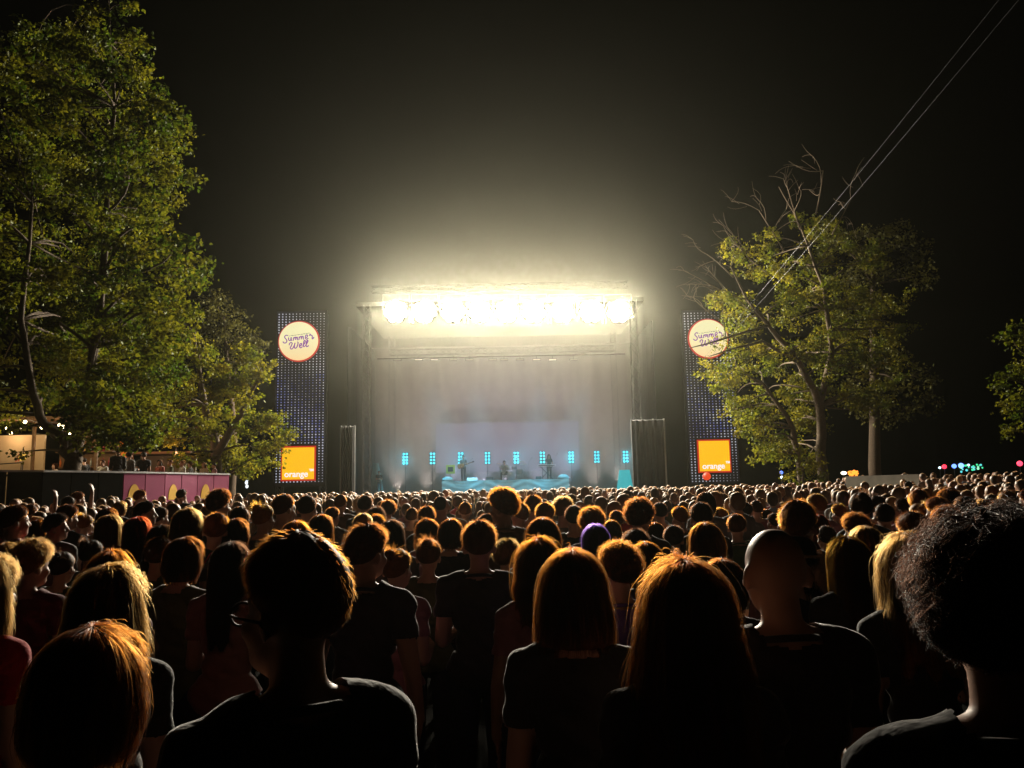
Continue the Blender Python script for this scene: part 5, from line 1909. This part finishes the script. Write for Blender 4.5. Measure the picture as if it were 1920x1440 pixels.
def farhairmat(name, attr=False):
    """Hair whose colour belongs to the person: from the object's own random number, or from the person's colour in the joined crowd."""
    mt, nt, b = new_mat(name)
    rp = nt.nodes.new('ShaderNodeValToRGB')
    cols = [(0.05, 0.025, 0.014), (0.1, 0.042, 0.018), (0.18, 0.075, 0.028), (0.28, 0.11, 0.04), (0.45, 0.27, 0.11), (0.13, 0.06, 0.026)]
    rp.color_ramp.interpolation = 'CONSTANT'
    while len(rp.color_ramp.elements) < len(cols):
        rp.color_ramp.elements.new(0.5)
    for i, c in enumerate(cols):
        rp.color_ramp.elements[i].position = [0, 0.28, 0.52, 0.72, 0.84, 0.92][i]
        rp.color_ramp.elements[i].color = (*c, 1)
    if attr:
        a = nt.nodes.new('ShaderNodeAttribute')
        a.attribute_name = 'hair_tone'
        nt.links.new(a.outputs['Fac'], rp.inputs[0])
    else:
        a = nt.nodes.new('ShaderNodeObjectInfo')
        nt.links.new(a.outputs['Alpha'], rp.inputs[0])
    nt.links.new(rp.outputs[0], b.inputs['Base Color'])
    b.inputs['Roughness'].default_value = 0.5
    b.inputs['Sheen Weight'].default_value = 1.0
    b.inputs['Sheen Roughness'].default_value = 0.35
    b.inputs['Sheen Tint'].default_value = (1.0, 0.6, 0.3, 1)
    return mt


M['farhair'] = farhairmat('far_hair')
for fem, yw, hr in ((False, 0, 'short'), (False, 20, 'short'), (False, -25, 'curly'), (False, 0, 'bald'), (True, 0, 'long'), (True, 15, 'bob'), (True, -20, 'bun'), (True, -10, 'long'), (False, 40, 'short'), (False, -45, 'short')):
    far_figure(fem, R(yw), hr, 0)
far_figure(False, 0.0, 'short', 0, 'up')

SHIRTS = [('black', BLK), ('black', BLK), ('dark grey', (0.06, 0.06, 0.065)), ('grey', (0.2, 0.2, 0.2)), ('white', (0.6, 0.57, 0.53)), ('beige', CREAM), ('pink', (0.45, 0.2, 0.22)), ('red', (0.4, 0.04, 0.04)),
          ('navy', NAVY), ('olive', OLIVE), ('brown', BROWN), ('pale blue', (0.25, 0.32, 0.42))]
TONES = ['near-black', 'dark brown', 'brown', 'chestnut', 'blond', 'brown']
TPOS = [0.1, 0.4, 0.6, 0.78, 0.88, 0.96]
CUT = {'short': 'short %s hair', 'curly': 'bushy %s hair', 'bald': 'shaved head', 'long': 'long %s hair', 'bob': '%s bob', 'bun': '%s top bun'}
ZONES = [(-200, 300, 'below the bar'), (300, 440, 'below the magenta panels'), (440, 620, 'before the clear LED tower'), (620, 735, 'before the narrow scaffold column'), (735, 828, 'before the empty stage edge'),
         (828, 950, 'before the drums'), (950, 1070, 'before the keyboard'), (1070, 1180, 'before the teal floor cone'), (1180, 1270, 'before the wide scaffold column'), (1270, 1390, 'before the branch-covered tower'),
         (1390, 1580, 'before the sparse tree'), (1580, 1740, 'before the concrete wall'), (1740, 2200, 'before the coloured bulbs')]
taken = [(o.location.x, o.location.y) for o in scene.objects if o.name.startswith('person') and o.parent is None]


def to_px(v):
    d = Vector(v) - CAM
    f = d.dot(FWD)
    return 960 + F_PX * d.dot(RIGHT) / f, 720 - F_PX * d.dot(UPV) / f


wall_x = lambda y: np.interp(y, [q.y for q in pts], [q.x for q in pts])
cands = []
rngc = np.random.default_rng(3)
y = 9.3
while y < 49.2:
    x = -(0.69 * y + 1.5) + rngc.random() * 0.6
    while x < 0.69 * y + 1.5:
        xx, yy = x + rngc.normal() * 0.16, y + rngc.normal() * 0.22
        x += 0.56 + rngc.random() * 0.24 + (0.2 if y < 14 else 0)
        if y > 21.5 and xx < wall_x(min(max(yy, pts[0].y), pts[-1].y)) + 0.7 and yy < 46:
            continue
        if yy > 21 and xx > 11.0 and 26.2 < yy < 31.6 and xx < 17.5:
            continue
        if any((xx - a) ** 2 + (yy - b) ** 2 < 0.2 for a, b in taken if abs(b - yy) < 1):
            continue
        if 38 < yy < 43.5 and abs(xx - b4.x) < 1.6:
            continue
        fig = int(rngc.integers(0, len(FAR) - 1))
        if rngc.random() < 0.012:
            fig = len(FAR) - 1
        if FAR[fig]['hair'] == 'bald' and rngc.random() < 0.6:
            fig = 0
        hgt = rngc.normal(1.69, 0.075) - (0.07 if FAR[fig]['female'] else -0.03)
        hgt = max(1.5, min(1.87, hgt))
        if yy < 14:
            hgt = min(hgt, 1.76)
        cands.append((yy, xx, fig, hgt, int(rngc.integers(0, len(SHIRTS))), int(rngc.choice(6, p=[.28, .24, .2, .12, .08, .08])), rngc.normal() * 0.38))
    y += 0.62 + 0.004 * y
cands.sort()
vis = []
for c in cands:
    q = to_px((c[1], c[0], ground_z(c[1], c[0]) + c[3]))
    if -15 < q[0] < 1935:
        vis.append((c, q[0]))
rest = []
single = 168
used = {}
for n_, (c, px) in enumerate(vis):
    yy, xx, fig, hgt, si, ti, tn = c
    if n_ >= single:
        rest.append(c)
        continue
    F = FAR[fig]
    zone = next(z for a, b, z in ZONES if a <= px < b)
    hair_txt = CUT[F['hair']] % TONES[ti] if '%' in CUT[F['hair']] else CUT[F['hair']]
    row = ['nearer', 'middle', 'back'][0 if yy < 11.5 else 1 if yy < 14 else 2]
    while True:
      lab = 'person with %s, %s top, %s row, %s' % (hair_txt, SHIRTS[si][0], row, zone)
      if lab not in used or si >= 2 * len(SHIRTS):
        break
      si = (si + 1) % len(SHIRTS)
      if si == c[4]:
        break
    used[lab] = 1
    o = bpy.data.objects.new('person', F['me'])
    s = hgt / F['top']
    o.location = (xx, yy, ground_z(xx, yy))
    o.scale = (s * 1.02, s, s)
    o.rotation_euler = (random.gauss(0, 0.03), random.gauss(0, 0.035), math.atan2(xx, 56 - yy) + tn)
    o.color = (*SHIRTS[si][1], TPOS[ti])
    link(o)
    tag(o, lab, 'person', 'people in the crowd ' + zone)

# the rest of the crowd reads as one mass
M['cskin'] = M['farskin']
mt, nt, b = new_mat('crowd_shirt')
at = nt.nodes.new('ShaderNodeAttribute')
at.attribute_name = 'shirt_colour'
nt.links.new(at.outputs['Color'], b.inputs['Base Color'])
b.inputs['Roughness'].default_value = 0.85
M['crowdshirt'] = mt
M['crowdhair'] = farhairmat('crowd_hair', True)
VV, FF, MI, SC, HT = [], [], [], [], []
base = 0
for F in FAR:
    F['tri'] = np.array([l[:3] for l in F['lt']], dtype=np.int64)
for yy, xx, fig, hgt, si, ti, tn in rest:
    F = FAR[fig]
    s = hgt / F['top']
    a = math.atan2(xx, 56 - yy) + tn
    ca, sa = math.cos(a), math.sin(a)
    V = F['V'] * s
    W = np.stack([V[:, 0] * ca - V[:, 1] * sa + xx, V[:, 0] * sa + V[:, 1] * ca + yy, V[:, 2] + ground_z(xx, yy)], 1)
    VV.append(W)
    FF.append(F['tri'] + base)
    MI.append(F['mi'])
    base += len(W)
    SC.append(np.tile(np.array([*SHIRTS[si][1], 1.0]), (len(W), 1)))
    HT.append(np.full(len(W), TPOS[ti]))
VV, FF, MI, SC, HT = np.vstack(VV), np.vstack(FF), np.concatenate(MI), np.vstack(SC), np.concatenate(HT)
me = bpy.data.meshes.new('crowd')
me.vertices.add(len(VV))
me.vertices.foreach_set('co', VV.ravel())
me.loops.add(len(FF) * 3)
me.loops.foreach_set('vertex_index', FF.ravel().astype(np.int32))
me.polygons.add(len(FF))
me.polygons.foreach_set('loop_start', np.arange(0, len(FF) * 3, 3, dtype=np.int32))
me.polygons.foreach_set('material_index', MI.astype(np.int32))
me.polygons.foreach_set('use_smooth', np.ones(len(FF), dtype=bool))
at = me.attributes.new('shirt_colour', 'FLOAT_COLOR', 'POINT')
at.data.foreach_set('color', SC.ravel().astype(np.float32))
at = me.attributes.new('hair_tone', 'FLOAT', 'POINT')
at.data.foreach_set('value', HT.astype(np.float32))
me.update()
for k in ('farskin', 'crowdshirt', 'fartrousers', 'crowdhair'):
    me.materials.append(M[k])
o = obj('crowd', me)
tag(o, 'dense mass of distant people facing the stage', kind='stuff')
print('CROWD', len(vis), 'rest', len(rest), 'tris', len(FF))
